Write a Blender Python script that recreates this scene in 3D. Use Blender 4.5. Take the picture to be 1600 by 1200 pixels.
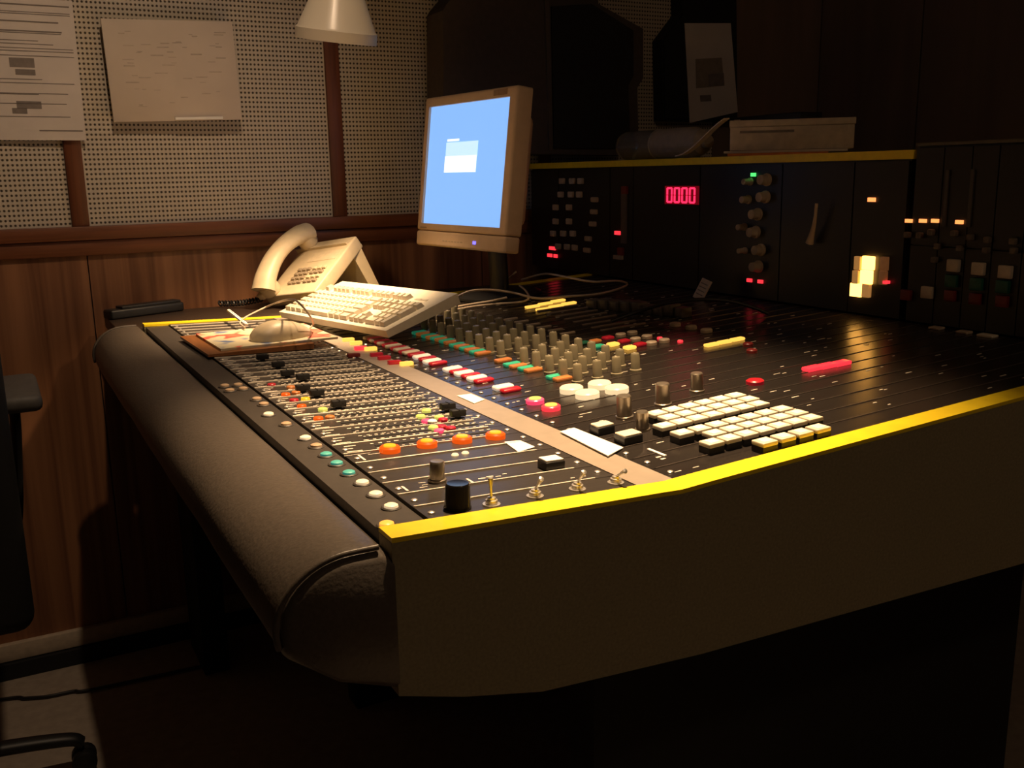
import bpy, bmesh, math, random
from mathutils import Vector, Matrix
random.seed(4)
sc = bpy.context.scene
COL = sc.collection
for o in list(bpy.data.objects):
    bpy.data.objects.remove(o)

# ------------------------------------------------------------------ camera
CX, CY = 800.0, 600.0
VPX, VPY = (3700.0, 215.0), (-30.0, 287.0)          # vanishing points of world X and world Y
FOC = math.sqrt(-((VPX[0]-CX)*(VPY[0]-CX) + (VPX[1]-CY)*(VPY[1]-CY)))
EX = Vector((VPX[0]-CX, VPX[1]-CY, FOC)).normalized()
EY = Vector((VPY[0]-CX, VPY[1]-CY, FOC)).normalized()
EZ = EX.cross(EY)
ROWS = [Vector((EX[i], EY[i], EZ[i])) for i in range(3)]   # camera right, down, forward in world
ZP = 0.88                                             # height of the console's front panel edge
HC = 0.297                                            # camera height above it
def ray(p):
    return ROWS[0]*(p[0]-CX) + ROWS[1]*(p[1]-CY) + ROWS[2]*FOC
_r = ray((597, 826))
CAM = Vector((0, 0, ZP)) - _r*(-HC/_r.z)
def on(p, n, d):
    n = Vector(n); r = ray(p)
    return CAM + r*((d - n.dot(CAM))/n.dot(r))
def onz(p, z): return on(p, (0, 0, 1), z)
def ony(p, y): return on(p, (0, 1, 0), y)
def onx(p, x): return on(p, (1, 0, 0), x)

cd = bpy.data.cameras.new('camera')
cd.sensor_width = 36.0
cd.lens = FOC/1600*36
cd.clip_start = 0.02
cam = bpy.data.objects.new('camera', cd)
COL.objects.link(cam)
m = Matrix.Identity(4)
for i in range(3):
    m[i][0] = ROWS[0][i]; m[i][1] = -ROWS[1][i]; m[i][2] = -ROWS[2][i]; m[i][3] = CAM[i]
cam.matrix_world = m
sc.camera = cam

# ------------------------------------------------------------------ world, large lights, exposure
w = bpy.data.worlds.new('world'); sc.world = w
w.use_nodes = True
w.node_tree.nodes['Background'].inputs[0].default_value = (1.0, 0.72, 0.48, 1)
w.node_tree.nodes['Background'].inputs[1].default_value = 0.012
sc.view_settings.view_transform = 'Standard'
sc.view_settings.look = 'None'
sc.view_settings.exposure = 0.0
sc.view_settings.gamma = 1.0
sc.view_settings.use_curve_mapping = False

def spot(name, loc, aim, watts, col, size, blend, radius):
    l = bpy.data.lights.new(name, 'SPOT')
    l.energy = watts; l.color = col; l.spot_size = math.radians(size); l.spot_blend = blend
    l.shadow_soft_size = radius
    o = bpy.data.objects.new(name, l); COL.objects.link(o)
    o.location = loc
    o.rotation_euler = (Vector(aim)-Vector(loc)).to_track_quat('-Z', 'Y').to_euler()
    return o
WARM = (1.0, 0.66, 0.36)
CEIL_SPOT = Vector((0.07, 0.45, 2.40))
POOL_SPOT = Vector((0.42, 0.30, 2.40))
FILL_LAMP = Vector((0.75, -1.55, 2.42))
AIM1, AIM2 = Vector((-0.40, 1.50, 0.75)), Vector((0.33, 0.27, 0.9))
spot('ceiling_spot_light', CEIL_SPOT, AIM1, 29, (1.0, 0.70, 0.45), 92, 0.9, 0.02)
spot('pool_spot_light', POOL_SPOT, AIM2, 330, WARM, 44, 1.0, 0.03)
_l = bpy.data.lights.new('fill_light', 'POINT'); _l.energy = 6.0; _l.color = (1.0, 0.70, 0.44); _l.shadow_soft_size = 0.09  # added weak fill light, lifts the dark end panel and background
_o = bpy.data.objects.new('fill_light', _l); COL.objects.link(_o); _o.location = FILL_LAMP

# ------------------------------------------------------------------ materials
MATS = {}
def mat(name, col, rough=0.5, metal=0.0, emit=None, es=0.0, var=0.12, scale=60.0, spec=0.5, trans=0.0, bump=0.0, alpha=1.0, aniso=None):
    if name in MATS: return MATS[name]
    mt = bpy.data.materials.new(name); mt.use_nodes = True
    nt = mt.node_tree; b = nt.nodes['Principled BSDF']
    tc = nt.nodes.new('ShaderNodeTexCoord')
    nz = nt.nodes.new('ShaderNodeTexNoise'); nz.inputs['Scale'].default_value = scale
    nz.inputs['Detail'].default_value = 4
    if aniso:
        mp = nt.nodes.new('ShaderNodeMapping'); mp.inputs['Scale'].default_value = aniso
        nt.links.new(tc.outputs['Object'], mp.inputs[0]); nt.links.new(mp.outputs[0], nz.inputs['Vector'])
    else:
        nt.links.new(tc.outputs['Object'], nz.inputs['Vector'])
    rp = nt.nodes.new('ShaderNodeValToRGB')
    rp.color_ramp.elements[0].position = 0.3; rp.color_ramp.elements[1].position = 0.7
    rp.color_ramp.elements[0].color = tuple(c*(1-var) for c in col) + (1,)
    rp.color_ramp.elements[1].color = tuple(min(1, c*(1+var)) for c in col) + (1,)
    nt.links.new(nz.outputs['Fac'], rp.inputs[0]); nt.links.new(rp.outputs[0], b.inputs['Base Color'])
    b.inputs['Roughness'].default_value = rough; b.inputs['Metallic'].default_value = metal
    b.inputs['Specular IOR Level'].default_value = spec
    if trans: b.inputs['Transmission Weight'].default_value = trans
    if alpha < 1: b.inputs['Alpha'].default_value = alpha
    if emit:
        b.inputs['Emission Color'].default_value = tuple(emit) + (1,)
        b.inputs['Emission Strength'].default_value = es
    if bump:
        bp = nt.nodes.new('ShaderNodeBump'); bp.inputs['Strength'].default_value = bump
        bp.inputs['Distance'].default_value = 0.002
        nt.links.new(nz.outputs['Fac'], bp.inputs['Height']); nt.links.new(bp.outputs[0], b.inputs['Normal'])
    MATS[name] = mt
    return mt

def wood_mat(name, c1, c2, axis_scale, rough=0.45):
    mt = bpy.data.materials.new(name); mt.use_nodes = True; nt = mt.node_tree; b = nt.nodes['Principled BSDF']
    tc = nt.nodes.new('ShaderNodeTexCoord'); mp = nt.nodes.new('ShaderNodeMapping')
    mp.inputs['Scale'].default_value = axis_scale
    nz = nt.nodes.new('ShaderNodeTexNoise'); nz.inputs['Scale'].default_value = 1.0; nz.inputs['Detail'].default_value = 6
    nz.inputs['Distortion'].default_value = 0.6
    rp = nt.nodes.new('ShaderNodeValToRGB')
    rp.color_ramp.elements[0].position = 0.32; rp.color_ramp.elements[1].position = 0.68
    rp.color_ramp.elements[0].color = c1 + (1,); rp.color_ramp.elements[1].color = c2 + (1,)
    L = nt.links.new
    L(tc.outputs['Object'], mp.inputs[0]); L(mp.outputs[0], nz.inputs['Vector']); L(nz.outputs['Fac'], rp.inputs[0])
    L(rp.outputs[0], b.inputs['Base Color']); b.inputs['Roughness'].default_value = rough
    return mt

def peg_mat():
    """cream perforated acoustic panel: rows of small dark holes, too fine to model one by one"""
    mt = bpy.data.materials.new('perforated_panel'); mt.use_nodes = True; nt = mt.node_tree; b = nt.nodes['Principled BSDF']
    L = nt.links.new
    tc = nt.nodes.new('ShaderNodeTexCoord'); sp = nt.nodes.new('ShaderNodeSeparateXYZ'); L(tc.outputs['Object'], sp.inputs[0])
    def math_(op, a, v=None, c=None):
        n = nt.nodes.new('ShaderNodeMath'); n.operation = op
        L(a, n.inputs[0])
        if v is not None:
            if isinstance(v, float): n.inputs[1].default_value = v
            else: L(v, n.inputs[1])
        return n.outputs[0]
    def cell(sock, pitch):
        q = math_('DIVIDE', sock, pitch); q = math_('FRACT', q); q = math_('SUBTRACT', q, 0.5)
        return math_('MULTIPLY', q, pitch)
    a = cell(sp.outputs['X'], 0.0095); c = cell(sp.outputs['Z'], 0.0112)
    d = math_('ADD', math_('MULTIPLY', a, a), math_('MULTIPLY', c, c)); d = math_('SQRT', d)
    mr = nt.nodes.new('ShaderNodeMapRange'); L(d, mr.inputs[0])
    mr.inputs[1].default_value = 0.0020; mr.inputs[2].default_value = 0.0032
    mx = nt.nodes.new('ShaderNodeMix'); mx.data_type = 'RGBA'
    L(mr.outputs[0], mx.inputs[0])
    mx.inputs[6].default_value = (0.06, 0.045, 0.03, 1); mx.inputs[7].default_value = (0.56, 0.50, 0.41, 1)
    L(mx.outputs[2], b.inputs['Base Color']); b.inputs['Roughness'].default_value = 0.8
    bp = nt.nodes.new('ShaderNodeBump'); bp.inputs['Strength'].default_value = 0.6; bp.inputs['Distance'].default_value = 0.003
    L(mr.outputs[0], bp.inputs['Height']); L(bp.outputs[0], b.inputs['Normal'])
    return mt

def blotch_mat(name, stops, scale, rough=0.6):
    mt = bpy.data.materials.new(name); mt.use_nodes = True; nt = mt.node_tree; b = nt.nodes['Principled BSDF']
    tc = nt.nodes.new('ShaderNodeTexCoord'); nz = nt.nodes.new('ShaderNodeTexNoise')
    nz.inputs['Scale'].default_value = scale; nz.inputs['Detail'].default_value = 2
    rp = nt.nodes.new('ShaderNodeValToRGB'); els = rp.color_ramp.elements
    els[0].position = stops[0][0]; els[0].color = stops[0][1] + (1,)
    els[1].position = stops[-1][0]; els[1].color = stops[-1][1] + (1,)
    for p, c in stops[1:-1]:
        e = els.new(p); e.color = c + (1,)
    nt.links.new(tc.outputs['Object'], nz.inputs['Vector']); nt.links.new(nz.outputs['Fac'], rp.inputs[0])
    nt.links.new(rp.outputs[0], b.inputs['Base Color']); b.inputs['Roughness'].default_value = rough
    return mt

M_PEG = peg_mat()
M_BATTEN = wood_mat('batten_wood', (0.10, 0.030, 0.012), (0.19, 0.062, 0.024), (60, 60, 3))
M_RAIL = wood_mat('rail_wood', (0.12, 0.037, 0.013), (0.21, 0.07, 0.026), (3, 60, 60))
M_PLANK = wood_mat('wall_wood', (0.15, 0.058, 0.026), (0.34, 0.155, 0.072), (34, 34, 1.0))
M_DARKWALL = wood_mat('right_wall_board', (0.17, 0.12, 0.085), (0.24, 0.165, 0.115), (9, 9, 1.0), 0.7)
M_BASEB = mat('cream_baseboard', (0.55, 0.45, 0.34), 0.6)
M_BLACK = mat('black_plastic', (0.012, 0.012, 0.013), 0.45)
M_BLACKM = mat('matt_black', (0.010, 0.010, 0.010), 0.8)
M_LEATHER = mat('black_leather', (0.085, 0.070, 0.058), 0.40, scale=220, bump=0.25, var=0.15)
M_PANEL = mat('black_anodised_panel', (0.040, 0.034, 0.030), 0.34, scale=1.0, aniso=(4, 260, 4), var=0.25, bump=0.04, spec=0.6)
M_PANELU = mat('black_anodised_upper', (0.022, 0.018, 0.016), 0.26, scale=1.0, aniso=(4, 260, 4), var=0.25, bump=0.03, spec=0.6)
M_STRIPB = mat('black_lamp_rail', (0.05, 0.042, 0.036), 0.5, scale=150)
M_SILVER = mat('satin_aluminium', (0.44, 0.37, 0.30), 0.5, 0.55, var=0.05)
M_DIV = mat('bright_divider', (0.86, 0.78, 0.66), 0.4, 0.0, var=0.08)
M_DIVD = mat('dark_divider', (0.16, 0.13, 0.11), 0.4, 0.6)
M_YELLOW = mat('yellow_trim', (0.88, 0.66, 0.015), 0.45, var=0.06)
M_OLIVE = mat('olive_end_panel', (0.27, 0.235, 0.15), 0.7, scale=300, var=0.15)
M_CHROME = mat('chrome', (0.86, 0.82, 0.76), 0.34, 0.85)
M_PRINT = mat('white_print', (0.86, 0.78, 0.66), 0.6)
M_CREAM = mat('cream_plastic', (0.62, 0.52, 0.36), 0.42, var=0.05)
M_KEYB = mat('ivory_keyboard', (0.74, 0.68, 0.55), 0.5, var=0.05)
M_KEYG = mat('greyish_keycap', (0.56, 0.50, 0.40), 0.5, var=0.06)
M_BEIGE = mat('beige_monitor', (0.62, 0.45, 0.31), 0.45, var=0.04)
M_PAPER = mat('white_paper', (0.66, 0.60, 0.55), 0.85, var=0.05, scale=12)
M_INK = mat('grey_ink', (0.22, 0.19, 0.17), 0.9)
M_WHITE = mat('white_card', (0.9, 0.88, 0.84), 0.6, var=0.03)
M_FLOOR = mat('grey_floor', (0.36, 0.30, 0.24), 0.75, scale=40, var=0.12)
M_CEIL = mat('ceiling_paint', (0.35, 0.30, 0.25), 0.9, scale=20)
M_KNOBC = mat('smoky_clear_knob', (0.34, 0.30, 0.20), 0.28, var=0.15, trans=0.35)
M_KNOBG = mat('grey_metal_knob', (0.42, 0.37, 0.30), 0.3, 0.8)
M_IVKEY = mat('ivory_key', (0.78, 0.70, 0.55), 0.45, var=0.05)
M_DIMBTN = mat('dull_ivory_button', (0.50, 0.40, 0.30), 0.5)
M_GREEN = mat('green_button', (0.04, 0.42, 0.24), 0.4, emit=(0.05, 0.8, 0.42), es=0.10)
M_TEAL = mat('teal_lamp', (0.08, 0.38, 0.32), 0.4, emit=(0.1, 0.8, 0.65), es=0.15)
M_ORNG = mat('orange_button', (0.50, 0.17, 0.05), 0.4, emit=(1.0, 0.32, 0.06), es=0.10)
M_REDB = mat('red_button', (0.40, 0.012, 0.02), 0.35, emit=(1, 0.02, 0.05), es=0.10)
M_REDDIM = mat('dull_red_button', (0.20, 0.02, 0.02), 0.4)
M_PINKL = mat('lit_pale_button', (0.85, 0.75, 0.62), 0.4, emit=(1.0, 0.80, 0.62), es=0.35)
M_L_ORANGE = mat('lit_orange_lamp', (0.45, 0.05, 0.005), 0.3, emit=(1.0, 0.11, 0.005), es=0.75)
M_L_ORANGEC = mat('lit_orange_core', (0.45, 0.15, 0.01), 0.3, emit=(1.0, 0.50, 0.02), es=1.0)
M_L_YEL = mat('lit_yellow_lamp', (0.35, 0.2, 0.05), 0.3, emit=(1.0, 0.50, 0.075), es=1.45)
M_L_WARM = mat('lit_warm_white_lamp', (0.55, 0.40, 0.25), 0.3, emit=(1.0, 0.74, 0.40), es=0.9)
M_L_RED = mat('lit_red_lamp', (0.8, 0.03, 0.04), 0.3, emit=(1.0, 0.035, 0.05), es=1.3)
M_L_PINK = mat('lit_pink_ring', (0.8, 0.08, 0.15), 0.3, emit=(1.0, 0.06, 0.16), es=0.8)
M_L_LIME = mat('lit_lime_lamp', (0.45, 0.45, 0.10), 0.3, emit=(0.85, 0.80, 0.15), es=0.6)
M_L_GREEN = mat('lit_green_dot', (0.1, 0.8, 0.2), 0.3, emit=(0.1, 1.0, 0.2), es=1.2)
M_L_LED = mat('lit_amber_dot', (0.5, 0.15, 0.04), 0.3, emit=(1.0, 0.30, 0.08), es=1.7)
M_GREEND = mat('dark_green_button', (0.01, 0.10, 0.06), 0.4)
M_DISPLAY = mat('display_glass', (0.05, 0.003, 0.005), 0.25, emit=(1, 0.01, 0.04), es=0.12)
M_SEG = mat('display_segment', (0.6, 0.02, 0.05), 0.3, emit=(1.0, 0.02, 0.08), es=2.0)
M_SCREEN = mat('screen_blue', (0.1, 0.2, 0.4), 0.3, emit=(0.245, 0.50, 1.0), es=1.0, var=0.0)
M_WIN1 = mat('screen_window_pale', (0.3, 0.4, 0.5), 0.3, emit=(0.58, 0.84, 1.0), es=1.0, var=0.0)
M_WIN2 = mat('screen_window_white', (0.6, 0.6, 0.6), 0.3, emit=(0.95, 1.0, 1.0), es=1.05, var=0.0)
M_POWER = mat('blue_power_light', (0.1, 0.1, 0.8), 0.3, emit=(0.15, 0.12, 1.0), es=2.5)
M_CABLE = mat('ivory_cable', (0.50, 0.40, 0.30), 0.5)
M_GLASS = mat('clear_plastic', (0.8, 0.78, 0.74), 0.12, trans=0.9, var=0.02)
M_FROST = mat('frosted_plastic', (0.45, 0.37, 0.29), 0.5, trans=0.15)
M_ORPAP = mat('orange_folder', (0.75, 0.24, 0.06), 0.7)
M_WBOX = mat('off_white_carton', (0.62, 0.52, 0.42), 0.7)
M_SHADE = mat('white_lamp_shade', (0.78, 0.70, 0.56), 0.35, var=0.04)
M_BRDG = mat('bridge_black', (0.009, 0.0075, 0.0065), 0.4)
M_BRDTRIM = M_YELLOW
M_PAD = blotch_mat('printed_pad', [(0.33, (0.10, 0.16, 0.34)), (0.42, (0.60, 0.55, 0.40)), (0.54, (0.62, 0.54, 0.34)), (0.58, (0.62, 0.08, 0.06)), (0.68, (0.60, 0.18, 0.10))], 17)
M_CORK = wood_mat('brown_board', (0.20, 0.075, 0.022), (0.30, 0.12, 0.04), (40, 4, 40), 0.35)
M_GREY = mat('grey_rubber', (0.09, 0.085, 0.08), 0.6)

# ------------------------------------------------------------------ object helpers
WM = {}
def link(name, data, M, parent=None, material=None):
    o = bpy.data.objects.new(name, data); COL.objects.link(o)
    if parent is not None:
        o.parent = parent
        o.matrix_local = WM[parent.name].inverted() @ M
    else:
        o.matrix_local = M
    WM[o.name] = M
    if material is not None and data is not None:
        if not data.materials: data.materials.append(material)
        if data.materials[0] is not material:
            o.material_slots[0].link = 'OBJECT'; o.material_slots[0].material = material
    return o
def T(*v): return Matrix.Translation(Vector(v[0]) if len(v) == 1 else Vector(v))
def frame(o, x, y, z):
    mm = Matrix.Identity(4)
    for i in range(3):
        mm[i][0] = x[i]; mm[i][1] = y[i]; mm[i][2] = z[i]; mm[i][3] = o[i]
    return mm
def tag(o, label, cat, group=None, kind=None):
    if label: o['label'] = label
    if cat: o['category'] = cat
    if group: o['group'] = group
    if kind: o['kind'] = kind
    return o
def thing(name, loc, label, cat, group=None, kind=None):
    return tag(link(name, None, T(loc)), label, cat, group, kind)
def struct(o, label=None):
    o['kind'] = 'structure'
    if label: o['label'] = label
    return o
CACHE = {}
def from_bm(bm, name, smooth=None):
    bmesh.ops.recalc_face_normals(bm, faces=bm.faces)
    me = bpy.data.meshes.new(name); bm.to_mesh(me); bm.free()
    if smooth is not None:
        me.shade_smooth() if smooth >= 180 else None
        if smooth < 180:
            for p in me.polygons: p.use_smooth = True
            try: me.set_sharp_from_angle(angle=math.radians(smooth))
            except Exception: pass
    return me
def bm_box(bm, c, s, M=None, bev=0.0, seg=2):
    r = bmesh.ops.create_cube(bm, size=1.0)
    vs = r['verts']
    for v in vs:
        v.co = Vector((v.co.x*s[0]+c[0], v.co.y*s[1]+c[1], v.co.z*s[2]+c[2]))
    if bev > 0:
        es = list({e for v in vs for e in v.link_edges})
        g = bmesh.ops.bevel(bm, geom=es, offset=bev, segments=seg, affect='EDGES', profile=0.5)
        vs = list({v for f in g['faces'] for v in f.verts} | {v for v in vs if v.is_valid})
    if M is not None:
        for v in vs: v.co = M @ v.co
    return vs
def box_mesh(s, bev=0.0, seg=2, base=True):
    """box standing on the local z=0 plane (base) or centred"""
    k = ('box', tuple(round(x, 5) for x in s), bev, seg, base)
    if k not in CACHE:
        bm = bmesh.new(); bm_box(bm, (0, 0, s[2]/2 if base else 0), s, None, bev, seg)
        CACHE[k] = from_bm(bm, 'box', 30 if bev else None)
    return CACHE[k].copy() if False else CACHE[k]
def lathe_mesh(prof, n=16, key=None, sx=1.0, sy=1.0):
    k = ('lathe', tuple(prof), n, sx, sy)
    if k in CACHE: return CACHE[k]
    bm = bmesh.new(); rings = []
    for r, z in prof:
        if r < 1e-6: rings.append([bm.verts.new((0, 0, z))])
        else: rings.append([bm.verts.new((r*math.cos(2*math.pi*i/n)*sx, r*math.sin(2*math.pi*i/n)*sy, z)) for i in range(n)])
    for a, b in zip(rings, rings[1:]):
        for i in range(n):
            j = (i+1) % n
            if len(a) == 1 and len(b) == 1: continue
            if len(a) == 1: bm.faces.new((a[0], b[i], b[j]))
            elif len(b) == 1: bm.faces.new((a[i], a[j], b[0]))
            else: bm.faces.new((a[i], a[j], b[j], b[i]))
    CACHE[k] = from_bm(bm, 'turned', 35)
    return CACHE[k]
def prism_mesh(pts, axis, a, b, bev=0.0):
    """polygon (2D, in the two axes other than `axis`, ordered) extruded from a to b along axis"""
    bm = bmesh.new()
    def P(q, t):
        if axis == 0: return (t, q[0], q[1])
        if axis == 1: return (q[0], t, q[1])
        return (q[0], q[1], t)
    A = [bm.verts.new(P(q, a)) for q in pts]; B = [bm.verts.new(P(q, b)) for q in pts]
    bm.faces.new(A); bm.faces.new(B[::-1])
    n = len(pts)
    for i in range(n): bm.faces.new((A[i], B[i], B[(i+1) % n], A[(i+1) % n]))
    if bev: bmesh.ops.bevel(bm, geom=list(bm.edges), offset=bev, segments=2, affect='EDGES', profile=0.5)
    return from_bm(bm, 'prism', 30 if bev else None)
def hexa_mesh(v8):
    bm = bmesh.new(); v = [bm.verts.new(p) for p in v8]
    for f in ((0, 1, 2, 3), (7, 6, 5, 4), (0, 4, 5, 1), (1, 5, 6, 2), (2, 6, 7, 3), (3, 7, 4, 0)): bm.faces.new([v[i] for i in f])
    return from_bm(bm, 'block')
def catmull(pts, sub=8):
    pts = [Vector(p) for p in pts]; q = [pts[0]*2-pts[1]] + pts + [pts[-1]*2-pts[-2]]; out = []
    for i in range(1, len(q)-2):
        for s in range(sub):
            t = s/sub; a, b, c, d = q[i-1], q[i], q[i+1], q[i+2]
            out.append(0.5*((2*b)+(c-a)*t+(2*a-5*b+4*c-d)*t*t+(3*b-a-3*c+d)*t**3))
    out.append(pts[-1]); return out
def tube_mesh(pts, r, n=8, sub=8, smooth=True):
    path = catmull(pts, sub) if smooth else [Vector(p) for p in pts]
    bm = bmesh.new(); rings = []; up = Vector((0, 0, 1)); prev = None
    for i, p in enumerate(path):
        d = (path[min(i+1, len(path)-1)]-path[max(i-1, 0)]).normalized()
        if prev is None:
            a = d.cross(up) if abs(d.z) < 0.95 else d.cross(Vector((1, 0, 0)))
        else: a = prev - d*prev.dot(d)
        a.normalize(); b = d.cross(a); prev = a
        rr = r(i/(len(path)-1)) if callable(r) else (r, r)
        rings.append([bm.verts.new(p+a*(math.cos(2*math.pi*k/n)*rr[0])+b*(math.sin(2*math.pi*k/n)*rr[1])) for k in range(n)])
    for A, B in zip(rings, rings[1:]):
        for k in range(n): bm.faces.new((A[k], A[(k+1) % n], B[(k+1) % n], B[k]))
    bm.faces.new(rings[0][::-1]); bm.faces.new(rings[-1])
    return from_bm(bm, 'tube', 60)
def quads_mesh(rects, z=0.0, th=0.0004):
    """thin printed marks: (cx, cy, w, h) rectangles with a hair of thickness"""
    bm = bmesh.new()
    for (x, y, a, b) in rects: bm_box(bm, (x, y, z+th/2), (a, b, th))
    return from_bm(bm, 'marks')
IDM = Matrix.Identity(4)
def solid(name, mesh, material, parent=None, M=None):
    return link(name, mesh, M or IDM, parent, material)
def boxw(name, lo, hi, material, parent=None, bev=0.0):
    lo, hi = Vector(lo), Vector(hi); c = (lo+hi)/2; s = hi-lo
    me = box_mesh(tuple(s), bev, 2, False)
    return link(name, me, T(c), parent, material)

# ================================================================== THE ROOM
YW = 1.75; XR = 2.25; ZC = 2.6; XL = -2.2; YB = -2.6
struct(boxw('floor', (XL, YB, -0.1), (XR, YW, 0), M_FLOOR), 'grey floor of the studio')
struct(boxw('ceiling', (XL, YB, ZC), (XR, YW, ZC+0.1), M_CEIL), 'dim ceiling above the studio')
struct(boxw('wall_left', (XL-0.1, YB, 0), (XL, YW, ZC), M_CEIL), 'plain wall behind the office chair')
struct(boxw('wall_back', (XL-0.1, YB-0.1, 0), (XR+0.1, YB, ZC), M_CEIL), 'plain wall opposite the perforated wall')
WF = struct(link('wall_far', box_mesh((XR-XL+0.2, 0.1, ZC), 0, 2, True), T((XL+XR)/2, YW+0.05+0.012, 0), None, M_DARKWALL), 'wall with perforated panels over wooden boards')
BX = [-0.075, 0.555]                     # batten centres
zr = 1.075                               # lower edge of perforated panels
def wall_part(name, x0, x1, z0, z1, th, mt, bev=0.0):
    return boxw(name, (x0, YW-th+0.012, z0), (x1, YW+0.012, z1), mt, WF, bev)
for x0, x1 in ((-1.36, -0.73), (-0.70, BX[0]-0.019), (BX[0]+0.019, BX[1]-0.019), (BX[1]+0.019, 1.16), (1.20, 1.80)):
    wall_part('perforated_panel', x0, x1, zr, ZC, 0.014, M_PEG)
for bx in (-0.715, BX[0], BX[1], 1.18):
    wall_part('batten', bx-0.019, bx+0.019, zr, ZC, 0.022, M_BATTEN, 0.002)
wall_part('rail', -2.2, 2.25, zr-0.032, zr, 0.034, M_RAIL, 0.002)
wall_part('rail', -2.2, 2.25, zr-0.068, zr-0.033, 0.026, M_RAIL, 0.002)
xs = [-2.2, -1.62, -1.10, -0.585, -0.069, 0.45, 0.97, 1.49, 2.01, 2.25]
for a, b in zip(xs, xs[1:]):
    wall_part('wood_panel', a+0.0015, b-0.0015, 0.085, zr-0.068, 0.014, M_PLANK)
for a, b in ((1.80, 2.25),):
    wall_part('dark_board', a+0.002, b-0.002, zr, ZC, 0.014, M_DARKWALL)
bb = struct(boxw('baseboard_far', (XL, YW-0.018, 0.042), (XR, YW+0.012, 0.085), M_BASEB, None, 0.003), 'cream baseboard under the wooden wall')
struct(boxw('trim_1', (XL, YW-0.03, 0.0), (XR, YW+0.012, 0.04), M_BLACKM), 'black cable duct under the cream baseboard')
WR = struct(boxw('wall_right', (XR+0.014, YB, 0), (XR+0.1, YW+0.1, ZC), M_DARKWALL), 'dark boarded wall beyond the equipment')
ys = [YW, 1.344, 0.80, 0.25, -0.3, -0.85, -1.4, -2.0, -2.6]
for a, b in zip(ys, ys[1:]):
    boxw('dark_board', (XR, b+0.003, 0.0), (XR+0.014, a-0.003, ZC), M_DARKWALL, WR)

# things on the far wall
def print_lines(rects, parent, M, mt=None):
    o = link('print', quads_mesh(rects), M, parent, mt or M_INK); o['kind'] = 'stuff'; return o
nb = thing('notice_sheet', (-0.17, YW-0.004, 1.27), 'white printed notice sheet hanging on the batten of the perforated wall', 'paper')
SH = frame((-0.045-0.21, YW-0.0150, 1.272), (1, 0, 0.02), (0.035, 0.0, 1), (0, -1, 0.0))
bm = bmesh.new(); bm_box(bm, (0.105, 0.15, 0.0), (0.21, 0.302, 0.0015)); link('sheet', from_bm(bm, 'sheet'), SH, nb, M_PAPER)
rr = []
for y, wd in ((0.287, 0.19), (0.272, 0.19), (0.268, 0.19), (0.252, 0.165), (0.232, 0.17), (0.228, 0.168), (0.212, 0.12), (0.205, 0.15), (0.196, 0.19), (0.190, 0.19), (0.180, 0.19), (0.130, 0.12), (0.122, 0.185), (0.098, 0.11), (0.100, 0.17), (0.078, 0.165), (0.050, 0.17)):
    rr.append((0.012+wd/2, y, wd, 0.0016 if y not in (0.287, 0.252, 0.232) else 0.003))
rr += [(0.095, 0.165, 0.05, 0.02), (0.10, 0.145, 0.04, 0.012), (0.10, 0.075, 0.05, 0.016), (0.16, 0.020, 0.09, 0.003), (0.08, 0.062, 0.03, 0.012)]
print_lines(rr, nb, SH @ T(0, 0, 0.0009))
pb = thing('picture_board', (0.165, YW-0.008, 1.31), 'pale rectangular board with faint plan fixed on the perforated wall', 'board')
PBM = frame((0.018, YW-0.028, 1.311), (0.998, 0, 0.05), (-0.0, 0, 1), (0, -1, 0))
bm = bmesh.new(); bm_box(bm, (0.145, 0.112, 0.0), (0.292, 0.226, 0.012), None, 0.001); link('board', from_bm(bm, 'board', 30), PBM, pb, mat('buff_board', (0.62, 0.53, 0.44), 0.7, scale=9, var=0.05))
random.seed(11)
rr = [(random.uniform(0.03, 0.26), random.uniform(0.03, 0.2), random.uniform(0.008, 0.03), random.uniform(0.001, 0.003)) for _ in range(46)]
print_lines(rr, pb, PBM @ T(0, 0, 0.0061), mat('faint_ink', (0.50, 0.42, 0.34), 0.9))
bm = bmesh.new(); bm_box(bm, (0.19, 0.004, 0.009), (0.11, 0.006, 0.006)); link('ledge', from_bm(bm, 'ledge'), PBM, pb, M_WHITE)
for hx in (0.02, 0.27):
    bm = bmesh.new(); bm_box(bm, (hx, 0.112, -0.014), (0.012, 0.012, 0.018)); link('standoff', from_bm(bm, 's'), PBM, pb, M_BLACK)

# ================================================================== THE CONSOLE
mL = -0.03; XBEND = 0.311; ZB = ZP + mL*XBEND
mU = 0.053
XF = 1.1126                                            # face of the meter bridge
YFAR = 1.385; TR = 0.03                                # far inner trim edge, trim width
uL = Vector((1, 0, mL)).normalized(); nL = Vector((-mL, 0, 1)).normalized()
uU = Vector((1, 0, mU)).normalized(); nU = Vector((-mU, 0, 1)).normalized()
VY = Vector((0, 1, 0))
def zlo(x): return ZP + mL*x
def zup(x): return ZB + mU*(x-XBEND)
def LO(px, py, e=0.0):
    P = on((px, py), (-mL, 0, 1), ZP+e); return P.x, P.y
def UP(px, py, e=0.0):
    P = on((px, py), (-mU, 0, 1), ZB-mU*XBEND+e); return P.x, P.y
def FL(x, y, e=0.0): return frame((x, y, zlo(x)+e), uL, VY, nL)
def FU(x, y, e=0.0): return frame((x, y, zup(x)+e), uU, VY, nU)

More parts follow.
